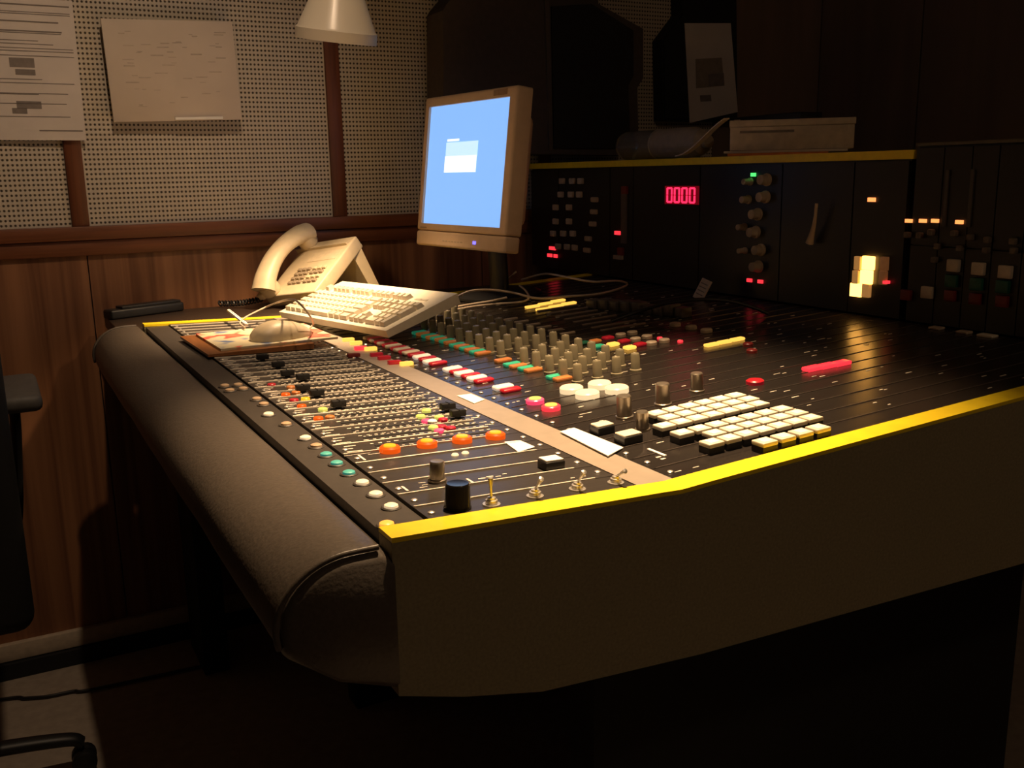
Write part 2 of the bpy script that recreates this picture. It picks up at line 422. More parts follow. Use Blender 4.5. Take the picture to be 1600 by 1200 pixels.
CON = thing('mixing_console', (0.55, 0.7, 0.0), 'black studio mixing desk with yellow edge trim and padded leather armrest', 'mixing desk')
XE = 1.47
top = [(-0.003, ZP+0.002), (0.15, zlo(0.15)+0.0015), (0.27, zlo(0.27)+0.001), (0.30, ZB+0.001), (0.34, zup(0.34)+0.002), (0.75, zup(0.75)+0.002), (XE, zup(XE)+0.002)]
bot = [(XE, 0.66), (0.33, 0.688), (0.14, 0.70), (0.06, 0.718), (-0.003, 0.737)]
for y0, y1 in ((-TR, 0.0), (YFAR, YFAR+TR)):
    ep = solid('end_panel', prism_mesh([(x, z-0.004) for x, z in top] + bot, 1, y0, y1), M_OLIVE, CON)
    # flat yellow capping on the upper edge
    cap = [(x, z) for x, z in top] + [(x, z-0.0045) for x, z in reversed(top)]
    solid('yellow_capping', prism_mesh(cap, 1, y0-0.0005, y1+0.0005), M_YELLOW, CON)
body = [(0.0, ZP-0.014), (XBEND, ZB-0.012), (XE, zup(XE)-0.010), (XE, 0.67), (0.34, 0.698), (0.14, 0.71), (0.0, 0.75)]
solid('body', prism_mesh(body, 1, 0.0, YFAR), M_BLACKM, CON)
for y in (0.22, 1.2):
    boxw('pedestal', (0.34, y-0.03, 0.0), (1.2, y+0.03, 0.70), M_BLACKM, CON, 0.003)
# armrest: padded leather with piping along the ends
prof = []
for i in range(15):
    t = i/14
    a = math.pi/2 + t*math.pi*0.62
    prof.append((-0.036+0.066*math.cos(a), ZP-0.064+0.057*math.sin(a)))
prof = [(-0.002, ZP-0.016), (-0.012, ZP-0.007)] + prof + [(-0.055, ZP-0.118), (-0.002, ZP-0.14)]
def armrest(y0, y1, inset):
    n = len(prof); bm = bmesh.new(); rings = []
    cx, cz = -0.036, ZP-0.064
    ysn = [(y0, 0.86), (y0+0.006, 0.955), (y0+0.016, 0.99), (y0+0.03, 1.0)] + [(y0+(y1-y0)*k/16, 1.0) for k in range(1, 16)] + [(y1-0.03, 1.0), (y1-0.012, 0.98), (y1, 0.86)]
    for y, s in ysn:
        wob = 0.0014*math.sin(y*23)+0.0010*math.sin(y*57+1)
        rings.append([bm.verts.new(((cx+(x-cx)*s) if x < -0.004 else x, y, cz+(z-cz)*s + (wob if x < -0.004 else 0))) for x, z in prof])
    for A, B in zip(rings, rings[1:]):
        for k in range(n): bm.faces.new((A[k], A[(k+1) % n], B[(k+1) % n], B[k]))
    bm.faces.new(rings[0]); bm.faces.new(rings[-1][::-1])
    return from_bm(bm, 'armrest', 50)
AR = solid('armrest', armrest(-TR-0.002, YFAR+TR+0.03, 0), M_LEATHER, CON)
for y in (-TR+0.006, YFAR+TR+0.02):
    pp = [(x-0.001, y, z+0.0012) for x, z in prof[1:16]]
    solid('piping', tube_mesh(pp, 0.0028, 8, 4), M_LEATHER, AR)
# lamp rail between armrest and modules
XM0 = 0.045; XM1 = 0.268
LR = solid('lamp_rail', prism_mesh([(0.0, ZP-0.004), (XM0-0.0015, zlo(XM0)-0.0022), (XM0-0.0015, zlo(XM0)-0.012), (0.0, ZP-0.014)], 1, 0.0, YFAR), M_STRIPB, CON)
jack_ring = [(0.0, 0.0), (0.0092, 0.0), (0.0098, 0.0012), (0.0085, 0.0022), (0.0072, 0.0016), (0.0, 0.0016)]
jack_lens = [(0.0068, 0.0), (0.0064, 0.0026), (0.004, 0.0038), (0.0, 0.0042)]
lamp_px = [(604, 816, 'o'), (611, 789, 'w'), (587, 770, 'w'), (566, 752, 'w'), (545, 737, 't'), (526, 722, 't'), (509.5, 708.5, 't'), (494, 695, 'd'), (477, 682.5, 'w'), (447, 661, 'd'), (419.5, 645.5, 'w'), (412, 630, 'd'), (401, 622, 'd'), (380, 606, 'd'), (372, 600, 'd'), (359, 608, 'd'), (351, 601, 'd')]
for px, py, k in lamp_px:
    x, y = LO(px, py)
    F = frame((x, y, ZP-0.004+0.0004*0), uL, VY, nL)
    F = T(0, 0, -0.0002) @ F
    r = link('lamp_bezel', lathe_mesh(jack_ring, 18), F, LR, M_STRIPB)
    link('lamp_lens', lathe_mesh(jack_lens, 14), F @ T(0, 0, 0.001), LR, {'o': mat('lit_amber_lens', (0.8, 0.35, 0.06), 0.3, emit=(1.0, 0.36, 0.05), es=1.2), 'w': mat('lit_cream_lens', (0.9, 0.75, 0.5), 0.3, emit=(1.0, 0.72, 0.42), es=0.55), 't': M_TEAL, 'd': mat('dull_lens', (0.50, 0.36, 0.24), 0.3)}[k])
# silver strip
st = solid('silver_strip', prism_mesh([(XM1, zlo(XM1)-0.004), (XM1, zlo(XM1)+0.0008), (0.300, ZB+0.001), (0.313, zup(0.313)+0.0008), (0.313, ZB-0.006)], 1, 0.001, YFAR-0.001), M_SILVER, CON)
def card(pxs, e, par, fn, zf, nm='label_card'):
    pts = [fn(px, py, e) for px, py in pxs]
    b = [Vector((x, y, zf(x)+e)) for x, y in pts]
    return solid(nm, hexa_mesh([p-Vector((0, 0, 0.0008)) for p in b]+[p for p in b]), M_WHITE, par)
card([(875, 674), (897, 668), (974, 699), (950, 712)], 0.0035, st, LO, zlo)
card([(714, 618), (736, 615), (757, 624), (741, 630)], 0.002, st, LO, zlo)

# modules -------------------------------------------------------------
PITCH = 0.04; NM = 34
LOWM, UPM = [], []
XU0 = 0.3145
def module(lower, k):
    y0, y1 = k*PITCH, min((k+1)*PITCH, YFAR)
    if k == NM: y1 = YFAR
    yc, wd = (y0+y1)/2, y1-y0-0.001
    if lower:
        ln = (XM1-0.0015-XM0)
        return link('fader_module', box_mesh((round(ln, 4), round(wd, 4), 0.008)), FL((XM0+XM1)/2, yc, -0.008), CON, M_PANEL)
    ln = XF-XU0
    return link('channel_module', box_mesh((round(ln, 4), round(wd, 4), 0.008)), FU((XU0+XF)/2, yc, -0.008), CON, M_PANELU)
for k in range(NM+1):
    if k == NM and YFAR-NM*PITCH < 0.01: continue
    LOWM.append(module(True, k)); UPM.append(module(False, k))
def mod(lower, y):
    L_ = LOWM if lower else UPM
    return L_[max(0, min(len(L_)-1, int(y/PITCH)))]
thick = {5: 1.6, 7: 1.7, 11: 1.7}
screw = lathe_mesh([(0.0034, 0.0), (0.0034, 0.0010), (0.0022, 0.0018), (0.0, 0.0019)], 10)
for k in range(1, NM+1):
    wd = 0.0017*thick.get(k, 1.0)
    x0, x1 = XM0+0.001, XM1-0.024
    link('divider', box_mesh((round(x1-x0, 4), round(wd, 4), 0.0016)), FL((x0+x1)/2, k*PITCH, -0.0002), LOWM[k-1], M_DIV)
    link('divider', box_mesh((round(XF-XU0-0.01, 4), 0.0010, 0.0010)), FU((XU0+XF)/2, k*PITCH, -0.0002), UPM[k-1], M_DIVD)
for k in range(NM):
    y = k*PITCH+0.021
    for x in (XM0+0.009, XM1-0.009):
        link('screw', screw, FL(x, y-0.003, 0), LOWM[k], M_CHROME)
    if k < 26: link('screw', screw, FU(XU0+0.010, y, 0), UPM[k], M_CHROME)

# generic controls -----------------------------------------------------
KTALL = [(0.0092, 0.0), (0.0092, 0.003), (0.0072, 0.004), (0.0066, 0.026), (0.0058, 0.0275), (0.0, 0.0275)]
ROUND = [(0.0095, 0.0), (0.0095, 0.0045), (0.008, 0.0062), (0.0, 0.0068)]
def ctl(name, lower, x, y, mesh, mt, e=0.0, rz=0.0):
    F = (FL if lower else FU)(x, y, e)
    if rz: F = F @ Matrix.Rotation(rz, 4, 'Z')
    return link(name, mesh, F, mod(lower, y), mt)
def btn(lower, px, py, size, mt, h=0.006, name='button', bev=0.0012):
    x, y = (LO if lower else UP)(px, py, h)
    return ctl(name, lower, x, y, box_mesh((size[0], size[1], h), bev, 2), mt)
def rnd(lower, px, py, mt, s=1.0, name='round_button', sx=1.0):
    prof_ = [(round(r*s, 5), round(z*min(1, s), 5)) for r, z in ROUND]
    x, y = (LO if lower else UP)(px, py, 0.006)
    return ctl(name, lower, x, y, lathe_mesh(prof_, 16, None, sx, 1.0), mt)
def marks(lower, k, rects, name='scale_marks', mt=None):
    F = (FL(0, k*PITCH, 0.0) if lower else FU(0, k*PITCH, 0.0))
    o = link(name, quads_mesh(rects), F, (LOWM if lower else UPM)[k], mt or M_PRINT); o['kind'] = 'stuff'; return o

# module 0: big black knob, three toggles, hook
x, y = LO(715, 794)
kb = ctl('knob', True, x, y, lathe_mesh([(0.0125, 0.0), (0.0130, 0.0015), (0.0122, 0.003), (0.0114, 0.0225), (0.0102, 0.0242), (0.0, 0.0238)], 28), mat('glossy_black', (0.012, 0.011, 0.010), 0.16))
TOG = [(0.0085, 0.0), (0.0085, 0.0014), (0.0058, 0.0015), (0.0058, 0.0052), (0.0040, 0.0056), (0.0040, 0.0075), (0.0014, 0.0080)]
for (px, py, lean) in ((768, 789, -0.10), (836, 776, 0.7), (902, 765, 0.7), (962, 755, 1.0)):
    x, y = LO(px, py)
    t = ctl('toggle_switch', True, x, y, lathe_mesh(TOG+[(0.0, 0.0080)], 14), M_CHROME)
    lv = [(0.0012, 0.0), (0.0014, 0.010), (0.0026, 0.017), (0.0026, 0.019), (0.0, 0.0200)]
    link('lever', lathe_mesh(lv, 10), FL(x, y, 0.0068) @ Matrix.Rotation(lean, 4, 'X'), mod(True, y), M_CHROME)
# module 2: slim metal knob, print, square button
x, y = LO(683, 752)
ctl('knob', True, x, y, lathe_mesh([(0.0095, 0.0), (0.0095, 0.0025), (0.0078, 0.0032), (0.0074, 0.020), (0.0066, 0.0212), (0.0, 0.0206)], 24), M_KNOBG)
x, y = LO(861, 716, 0.011)
ctl('square_button', True, x, y, box_mesh((0.023, 0.019, 0.0095), 0.001), M_BLACK)
ctl('button_cap', True, x, y, box_mesh((0.021, 0.017, 0.0022), 0.0008), M_WHITE, 0.0095)
random.seed(7)
def dash_row(x0, x1, y, n, w=0.004, hgt=0.0012, jit=0.0, gain=1.25):
    return [(x0+(x1-x0)*(i+0.5)/n, y+random.uniform(-jit, jit), w*gain*random.uniform(0.6, 1.2), hgt*gain*random.uniform(0.8, 1.4)) for i in range(n)]
marks(True, 1, [(0.225, 0.012, 0.005, 0.0015), (0.238, 0.012, 0.005, 0.0015), (0.092, 0.024, 0.007, 0.0012), (0.100, 0.018, 0.012, 0.001)])
marks(True, 2, [(0.060, 0.016, 0.0025, 0.016), (0.082, 0.026, 0.008, 0.0012), (0.082, 0.018, 0.006, 0.0012), (0.078, 0.012, 0.008, 0.0012), (0.128, 0.010, 0.0025, 0.016), (0.142, 0.012, 0.008, 0.002), (0.152, 0.014, 0.008, 0.002), (0.160, 0.011, 0.006, 0.0016), (0.17, 0.016, 0.005, 0.002)])
card([(788, 690), (813, 688), (836, 698), (810, 706)], 0.0012, LOWM[4], LO, zlo)
for px, py in ((711, 711.5), (727, 708.5)):
    x, y = LO(px, py); ctl('pin_light', True, x, y, lathe_mesh([(0.0042, 0), (0.0042, 0.001), (0.003, 0.0022), (0, 0.0026)], 12), M_L_WARM)
# module 5: four lit orange lamps
for px, py in ((609, 699), (667, 691), (722, 684), (774, 678)):
    x, y = LO(px, py, 0.005)
    ctl('round_lamp', True, x, y, lathe_mesh([(0.0118, 0), (0.0118, 0.005), (0.0100, 0.0068), (0.0, 0.0072)], 22), M_L_ORANGE)
    ctl('lamp_core', True, x, y, lathe_mesh([(0.0072, 0), (0.0066, 0.0014), (0.0, 0.0020)], 16), M_L_ORANGEC, 0.0068)
marks(True, 5, [(0.060, 0.020, 0.0025, 0.022), (0.078, 0.028, 0.016, 0.0012), (0.06, 0.034, 0.03, 0.0008)])
# fader modules: slot, fader cap, scale marks
slot = box_mesh((0.150, 0.004, 0.0006)); 
capm = None
def fader_cap():
    bm = bmesh.new(); bm_box(bm, (0, 0, 0.007), (0.020, 0.011, 0.009), None, 0.0015); bm_box(bm, (0, 0, 0.0015), (0.008, 0.003, 0.004))
    bm_box(bm, (0, 0, 0.0118), (0.0014, 0.0112, 0.0008))
    return from_bm(bm, 'fader_cap', 30)
capm = fader_cap()
for k in range(6, 25):
    yo = 0.0
    if k in (6,): n1 = 0
    r_ = []
    dense = 16 if k < 20 else 12
    r_ += dash_row(0.085, 0.245, 0.009, dense, 0.0042, 0.0014, 0.0006)
    r_ += dash_row(0.085, 0.245, 0.030, dense, 0.0042, 0.0014, 0.0006)
    if k % 2 == 0 and k > 7: r_ += dash_row(0.09, 0.24, 0.0145, dense, 0.003, 0.0010, 0.0005)
    if k % 3 == 1: r_ += dash_row(0.09, 0.24, 0.0255, dense+4, 0.003, 0.0012, 0.0005)
    r_ += [(0.062, 0.008, 0.018, 0.0025), (0.064, 0.031, 0.014, 0.0022), (0.060, 0.020, 0.008, 0.0022)]
    if k > 6: r_ += [(0.252, 0.012, 0.012, 0.0022), (0.25, 0.026, 0.010, 0.0018)]
    marks(True, k, r_)
    link('fader_slot', slot, FL(0.165, k*PITCH+0.0195, 0.0), LOWM[k], M_BLACKM)
    if k in (8, 9, 11, 13, 14, 16, 17, 19, 21):
        pos = {8: 0.231, 9: 0.235}.get(k, random.uniform(0.10, 0.13))
        link('fader_cap', capm, FL(pos, k*PITCH+0.0195, 0.0004), LOWM[k], M_BLACK)
# small coloured buttons at the two ends of the faders
SB = (0.0085, 0.0085)
for px, py, mt in ((424, 597, M_REDB), (454, 601, M_ORNG), (446, 612, M_L_ORANGE), (462, 609, M_ORNG), (477, 619, M_L_ORANGEC), (459, 621, M_REDB), (471, 630, M_L_ORANGE), (504, 635, M_L_LIME), (497, 649, M_L_ORANGE), (515, 647, M_ORNG),
                   (666, 637, M_L_LIME), (657, 646, M_L_LIME), (686, 647, M_L_LIME), (675, 654, M_WHITE), (666, 653, M_L_PINK), (677, 663, M_L_LIME), (692, 651, M_REDB), (704, 664, M_REDB), (690, 662, M_REDB), (686, 668, M_L_PINK)):
    rnd(True, px, py, mt, 0.66)
# ------------------------------------------------------------------ upper section
# front row of yellow / red lit buttons near the keyboard (on the silver strip's far end)
for px, py, mt in ((544, 528, M_L_YEL), (556, 533, M_L_YEL), (579, 542, M_L_YEL), (635, 565, M_L_YEL), (563, 541, M_L_RED), (588, 551, M_REDB), (600, 556, M_REDB), (616, 563, M_REDB), (552, 552, M_REDDIM)):
    btn(True, px, py, (0.022, 0.010), mt, 0.007, 'lit_button')
# white and red pairs along every module
ywr = [(786, 601), (745, 587), (725, 579.5), (707, 573), (675, 561), (659, 554), (642, 547.5), (628, 543), (615, 538), (602, 533), (590, 528.5), (580, 524.5)]
for i, (px, py) in enumerate(ywr):
    x, y = UP(px, py, 0.007)
    ctl('push_button', False, x, y, box_mesh((0.030, 0.0165, 0.007), 0.003, 3), M_PINKL if i < 6 else M_IVKEY)
    ctl('push_button', False, x+0.002, y-0.0195, box_mesh((0.030, 0.0150, 0.006), 0.003, 3), M_REDB)
for px, py, ring, core in ((836, 623, M_L_PINK, M_L_LIME), (861, 633, M_L_RED, M_L_YEL)):
    x, y = UP(px, py, 0.006)
    ctl('round_lamp', False, x, y, lathe_mesh([(0.0125, 0), (0.0125, 0.005), (0.0108, 0.0064), (0, 0.0066)], 22), ring)
    ctl('lamp_core', False, x, y, lathe_mesh([(0.0085, 0), (0.008, 0.0012), (0, 0.0018)], 18), core, 0.0064)
for px, py in ((655, 517), (670, 522), (684, 525.5), (698, 530), (714, 536), (730, 541), (746, 546.5), (800, 566), (823, 572), (868, 585)):
    x, y = UP(px, py, 0.006)
    ctl('push_button', False, x, y, box_mesh((0.028, 0.0150, 0.006), 0.0025, 2), M_GREEN)
    ctl('push_button', False, x+0.001, y-0.0185, box_mesh((0.028, 0.0150, 0.006), 0.0025, 2), M_ORNG)
x, y = UP(786, 560, 0.006); ctl('push_button', False, x, y, box_mesh((0.028, 0.0150, 0.006), 0.0025, 2), M_ORNG)
# rotary knobs in rows, one column per module
kn = lathe_mesh(KTALL, 14)
for k in range(10, 27):
    for j, xr in enumerate((0.460, 0.494, 0.528, 0.562)):
        if k in (15,) and j < 3: continue
        if k >= 17 and j == 0 and k > 24: continue
        y = k*PITCH+0.017
        link('rotary_knob', kn, FU(xr, y, 0), UPM[k], M_KNOBC)
        link('pointer', box_mesh((0.0010, 0.0055, 0.0006)), FU(xr, y+0.003, 0.0274) , UPM[k], M_PRINT)
# label bars behind the knobs
for px, py in ((798, 497), (815, 501), (833, 505.5), (850, 509.5), (868, 514), (887, 519)):
    btn(False, px, py, (0.030, 0.007), M_DIMBTN, 0.004, 'label_bar', 0.0008)
for i in range(8):
    px, py = 872+i*14.5, 480+i*4.2
    btn(False, px, py, (0.10, 0.006), mat('dim_label', (0.26, 0.20, 0.16), 0.6), 0.003, 'label_bar', 0.0006)
for (a, b), n in (((832, 477), 3), ((849, 481), 3)):
    for i in range(n):
        btn(False, a+i*20, b-i*4.5, (0.034, 0.012), M_L_YEL, 0.005, 'lit_bar', 0.002)
for i in range(3):
    btn(False, 1112+i*20, 536-i*4.2, (0.026, 0.012), M_L_YEL, 0.005, 'lit_bar', 0.002)
for i in range(3):
    btn(False, 1270+i*22, 572-i*4.0, (0.029, 0.016), M_L_RED, 0.006, 'lit_bar', 0.002)
# button cluster with yellow and red lights
for px, py, mt in ((958, 535, M_L_YEL), (984, 540, M_L_YEL), (950, 525, M_REDB), (975, 530, M_REDB), (1000, 535, M_REDB), (935, 538, M_GREEN), (930, 530, M_ORNG), (912, 533, M_GREEND)):
    btn(False, px, py, (0.020, 0.016), mt, 0.006, 'lit_button', 0.003)
for px, py in ((970, 520.5), (988, 517), (993, 527), (1011, 523), (1018, 533), (1038, 529)):
    rnd(False, px, py, M_DIMBTN, 0.95, sx=1.1)
for px, py in ((1055, 504), (1080, 508.5), (1104, 513.5)):
    rnd(False, px, py, M_DIMBTN, 1.1)
for px, py in ((1031, 524), (1063, 529)):
    rnd(False, px, py, M_L_RED, 0.5, 'pilot_light')
for px, py in ((1180, 593), (1169, 535), (1175, 545)):
    rnd(False, px, py, M_REDB if py > 590 else M_REDDIM, 1.3 if py > 590 else 0.9)
# four big warm-lit round buttons
for px, py in ((893, 604), (937, 597), (918, 612), (964, 604)):
    x, y = UP(px, py, 0.008)
    ctl('round_lamp', False, x, y, lathe_mesh([(0.0165, 0), (0.0165, 0.007), (0.0145, 0.0088), (0, 0.0092)], 24), M_L_WARM)
# single knobs in front of the key field
KB = [(0.0115, 0.0), (0.0115, 0.003), (0.0098, 0.004), (0.0092, 0.028), (0.0080, 0.0296), (0.0, 0.0296)]
for px, py, s in ((976, 653, 1.0), (1036, 633, 1.0), (1004, 672, 0.8), (1089, 612, 0.9)):
    x, y = UP(px, py)
    p_ = [(round(r*s, 5), round(z*s, 5)) for r, z in KB]
    ctl('knob', False, x, y, lathe_mesh(p_, 22), M_KNOBG)
for px, py, sz in ((941, 662, (0.024, 0.020)), (982, 676, (0.026, 0.022))):
    x, y = UP(px, py, 0.011)
    ctl('square_button', False, x, y, box_mesh((sz[0], sz[1], 0.0095), 0.001), M_BLACK)
    ctl('button_cap', False, x, y, box_mesh((sz[0]-0.002, sz[1]-0.002, 0.0022), 0.0008), M_IVKEY, 0.0095)
# small switches and marks scattered over the dark upper panel
random.seed(21)
for k in range(0, 30):
    r_ = []
    for _ in range(9):
        xx = random.uniform(0.33, 1.06)
        if k < 5 and 0.38 < xx < 0.57: continue
        r_.append((xx, random.uniform(0.008, 0.034), random.uniform(0.004, 0.012), random.uniform(0.001, 0.002)))
    if r_: marks(False, k, r_, 'print')
marks(False, 1, [(0.372, 0.002, 0.0022, 0.0), ] if False else [(0.345, 0.028, 0.006, 0.003), (0.345, 0.020, 0.006, 0.003)], 'print')
pw = [UP(1008, 702), UP(1045, 715)]
hx, hy = (pw[0][0]+pw[1][0])/2, (pw[0][1]+pw[1][1])/2
ctl('label_bar', False, hx, hy, box_mesh((0.004, 0.032, 0.002), 0.0006), M_WHITE)
# key field
keym = box_mesh((0.0214, 0.0195, 0.0052), 0.0014, 2); keyb = box_mesh((0.0205, 0.0185, 0.0074))
dish = box_mesh((0.0125, 0.0125, 0.0006), 0.0002, 1)
def krow(x0, x1, n, y):
    for i in range(n):
        x = x0+(x1-x0)*i/(n-1)
        ctl('key_base', False, x, y, keyb, M_BLACK)
        ctl('key', False, x, y, keym, M_IVKEY, 0.0072)
        ctl('key_dish', False, x, y, dish, M_WHITE, 0.0122)
krow(0.425, 0.549, 6, 0.180); krow(0.425, 0.549, 6, 0.1555); krow(0.400, 0.543, 7, 0.131)
krow(0.398, 0.5475, 7, 0.0955); krow(0.424, 0.548, 6, 0.071); krow(0.400, 0.546, 7, 0.0465)
krow(0.445, 0.523, 4, 0.0125)
# patch sockets behind the cables (grey block row)
random.seed(3)
for i in range(9):
    px, py = 930+i*17, 466+i*1.6
    x, y = UP(px, py, 0.02)
    if x > XF-0.03: x = XF-0.03
    ctl('jack_block', False, x, y, box_mesh((0.026, 0.03, round(random.uniform(0.016, 0.026), 3)), 0.002), mat('grey_jack_block', (0.10, 0.085, 0.07), 0.5))

# ================================================================== METER BRIDGE
YB0, YB1 = 0.402, 1.70
ZT = 1.203
MB_ = thing('meter_bridge', (XF+0.15, 1.0, zup(XF)), 'tall black meter bridge with yellow top edge, red digital clock and button columns', 'meter bridge')
def zb(x): return zup(x)+0.0
bx_ = [(XF+0.001, zb(XF)+0.0035), (XF+0.34, zb(XF+0.34)+0.0035), (XF+0.34, ZT-0.015), (XF+0.001, ZT-0.015)]
solid('case', prism_mesh(bx_, 1, YB0, YB1), M_BRDG, MB_)
tp = solid('yellow_top', prism_mesh([(XF-0.006, ZT-0.015), (XF+0.36, ZT-0.015), (XF+0.36, ZT), (XF-0.006, ZT)], 1, YB0-0.008, YB1+0.01), M_YELLOW, MB_)
xe = XF+0.001
ycuts = [1.70, 1.55, 1.30, 1.20, 0.95, 0.70, 0.52, YB0]
FACE = []
for a, b in zip(ycuts, ycuts[1:]):
    FACE.append((b, a, boxw('face_panel', (XF-0.004, b+0.0015, zb(XF)+0.004), (XF+0.002, a-0.0015, ZT-0.018), M_BRDG, MB_)))
XS = XF-0.004
def facepart(name, px, py, sy, sz, dep, mt, bev=0.0, face=None):
    P = onx((px, py), XS-dep/2)
    par = None
    for b, a, o in (face or FACE):
        if b <= P.y <= a: par = o
    if par is None: par = (face or FACE)[0][2]
    return link(name, box_mesh((dep, sy, sz), bev, 2, False), T(XS-dep/2, P.y, P.z), par, mt)
M_DIMF = mat('dim_face_button', (0.52, 0.42, 0.32), 0.5)
for px, py in ((878, 283), (894, 283), (907, 283), (876, 304), (892, 304), (905, 304), (868, 324), (889, 324), (868, 346), (889, 346), (864, 365), (880, 365), (895, 365), (872, 385), (886, 386), (898, 387)):
    facepart('face_button', px, py, 0.024, 0.015, 0.008, M_DIMF, 0.002)
for px, py in ((929, 312), (928, 331), (926, 350), (919, 373), (917, 391)):
    facepart('face_button', px, py, 0.030, 0.013, 0.008, M_DIMBTN, 0.003)
for px, py, sy in ((863, 388, 0.030), (859, 399, 0.022), (868, 400, 0.016)):
    facepart('red_indicator', px, py, sy, 0.009, 0.004, M_L_RED)
facepart('meter_column', 975, 340, 0.022, 0.125, 0.004, mat('grey_meter', (0.13, 0.11, 0.10), 0.5))
for py in (297, 393): facepart('meter_cap', 976 if py < 300 else 970, py, 0.022, 0.018, 0.006, M_REDDIM)
facepart('red_indicator', 965, 364, 0.020, 0.009, 0.006, M_L_RED)
facepart('face_button', 966, 402, 0.034, 0.010, 0.008, M_DIMBTN)
# clock
dp = facepart('clock_display', 1065, 305, 0.118, 0.040, 0.004, M_DISPLAY)
c0 = WM[dp.name].translation.copy()
seg = box_mesh((0.001, 0.016, 0.0042), 0, 2, False); segv = box_mesh((0.001, 0.0050, 0.0150), 0, 2, False)
for i in range(4):
    yc = c0.y + 0.0405 - i*0.027
    for dz in (0.0155, -0.0155): link('segment', seg, T(c0.x-0.0028, yc, c0.z+dz), dp, M_SEG)
    for sy in (1, -1):
        for dz in (0.0082, -0.0082): link('segment', segv, T(c0.x-0.0028, yc+sy*0.0082, c0.z+dz), dp, M_SEG)
knobf = lathe_mesh([(0.0115, 0), (0.0115, 0.004), (0.0095, 0.006), (0.0085, 0.020), (0, 0.021)], 16)
for px, py, s in ((1192, 281, 1.1), (1190, 308, 1.1), (1178, 335, 1.1), (1175, 363, 1.1), (1183, 391, 1.1), (1179, 417, 1.1), (1166, 284, .7), (1163, 312, .8), (1157, 355, .7), (1158, 392, .6)):
    P = onx((px, py), XS-0.012)
    for b, a, o in FACE:
        if b <= P.y <= a:
            link('face_knob', knobf, frame((XS, P.y, P.z), (0, s, 0), (0, 0, s), (-1, 0, 0)), o, M_DIMBTN)
facepart('green_indicator', 1177, 273, 0.012, 0.007, 0.004, M_L_GREEN)
for px, py in ((1171, 438), (1188, 440)): facepart('red_indicator', px, py, 0.013, 0.007, 0.004, M_L_RED)
P1, P2 = onx((1276, 318), XS-0.02), onx((1265, 380), XS-0.012)
solid('hanging_lead', tube_mesh([P1, (P1+P2)/2+Vector((0, -0.003, 0)), P2], lambda t: (0.003+0.005*t**3, 0.003+0.005*t**3), 8), M_DIMBTN, FACE[-2][2])
facepart('amber_indicator', 1362, 312, 0.015, 0.007, 0.004, M_L_LED)
M_LBTN = mat('lit_square_yellow', (0.5, 0.3, 0.06), 0.3, emit=(1.0, 0.46, 0.085), es=5.5)
M_LBTND = mat('half_lit_square', (0.5, 0.3, 0.1), 0.3, emit=(1.0, 0.45, 0.12), es=0.30)
M_LBTNR = mat('faint_lit_square', (0.5, 0.26, 0.12), 0.3, emit=(1.0, 0.38, 0.12), es=0.06)
for px, py, sy, mt in ((1357, 411, 0.024, M_LBTN), (1341, 411, 0.014, M_LBTND), (1354, 433, 0.024, M_LBTN), (1338, 433, 0.014, M_LBTND), (1338, 453, 0.024, M_LBTN), (1354, 454, 0.016, M_LBTND), (1382, 412, 0.014, M_LBTNR), (1380, 434, 0.014, M_LBTNR)):
    facepart('lit_square', px, py, sy, 0.024, 0.008, mt, 0.001)
facepart('red_indicator', 1385, 441, 0.008, 0.005, 0.010, M_L_RED)

# right-hand equipment rack on the console beside the bridge
RK = thing('equipment_rack', (XF+0.17, 0.2, zup(XF)), 'black equipment rack with amber lights and white, green and red square buttons', 'equipment rack')
rp = [(XF+0.003, zb(XF)+0.0035), (XF+0.34, zb(XF+0.34)+0.0035), (XF+0.34, 1.208), (XF+0.003, 1.208)]
solid('case', prism_mesh(rp, 1, 0.003, 0.39), M_BRDG, RK)
boxw('top_edge', (XF-0.004, 0.003, 1.2085), (XF+0.34, 0.39, 1.2135), mat('worn_dark_edge', (0.10, 0.085, 0.06), 0.6), RK)
RF = []
yc_ = [0.39, 0.335, 0.283, 0.236, 0.185, 0.12, 0.06, 0.003]
for a, b in zip(yc_, yc_[1:]):
    for z0, z1 in ((zb(XF)+0.004, 1.045), (1.047, 1.205)):
        RF.append((b, a, boxw('module_face', (XF-0.004, b+0.001, z0), (XF+0.004, a-0.001, z1), M_BRDG, RK), z0, z1))
def rackpart(name, px, py, sy, sz, dep, mt, bev=0.0):
    P = onx((px, py), XS-dep/2); par = RF[0][2]
    for b, a, o, z0, z1 in RF:
        if b <= P.y <= a and z0-0.002 <= P.z <= z1+0.002: par = o
    return link(name, box_mesh((dep, sy, sz), bev, 2, False), T(XS-dep/2, P.y, P.z), par, mt)
for px, py in ((1420, 345), (1442, 345), (1461, 345), (1499, 347)):
    rackpart('amber_indicator', px, py, 0.013, 0.006, 0.004, M_L_LED)
M_WSQ = mat('dull_white_square', (0.62, 0.53, 0.42), 0.5)
for px, py in ((1490, 415), (1529, 420), (1571, 425), (1449, 457)):
    rackpart('square_key', px, py, 0.022, 0.020, 0.008, M_WSQ, 0.0015)
for px, py in ((1487, 439), (1526, 444), (1567, 448)):
    rackpart('square_key', px, py, 0.022, 0.020, 0.008, M_GREEND, 0.0015)
for px, py in ((1485, 462), (1524, 467), (1566, 471), (1416, 461)):
    rackpart('square_key', px, py, 0.020, 0.018, 0.008, M_REDDIM, 0.0015)
for px, py in ((1437, 368), (1455, 363), (1491, 365), (1516, 371), (1418, 367), (1465, 385), (1460, 406), (1543, 375), (1583, 377), (1500, 388), (1541, 391), (1584, 392)):
    rackpart('small_knob', px, py, 0.010, 0.010, 0.010, mat('dim_small_knob', (0.14, 0.11, 0.085), 0.5), 0.002)
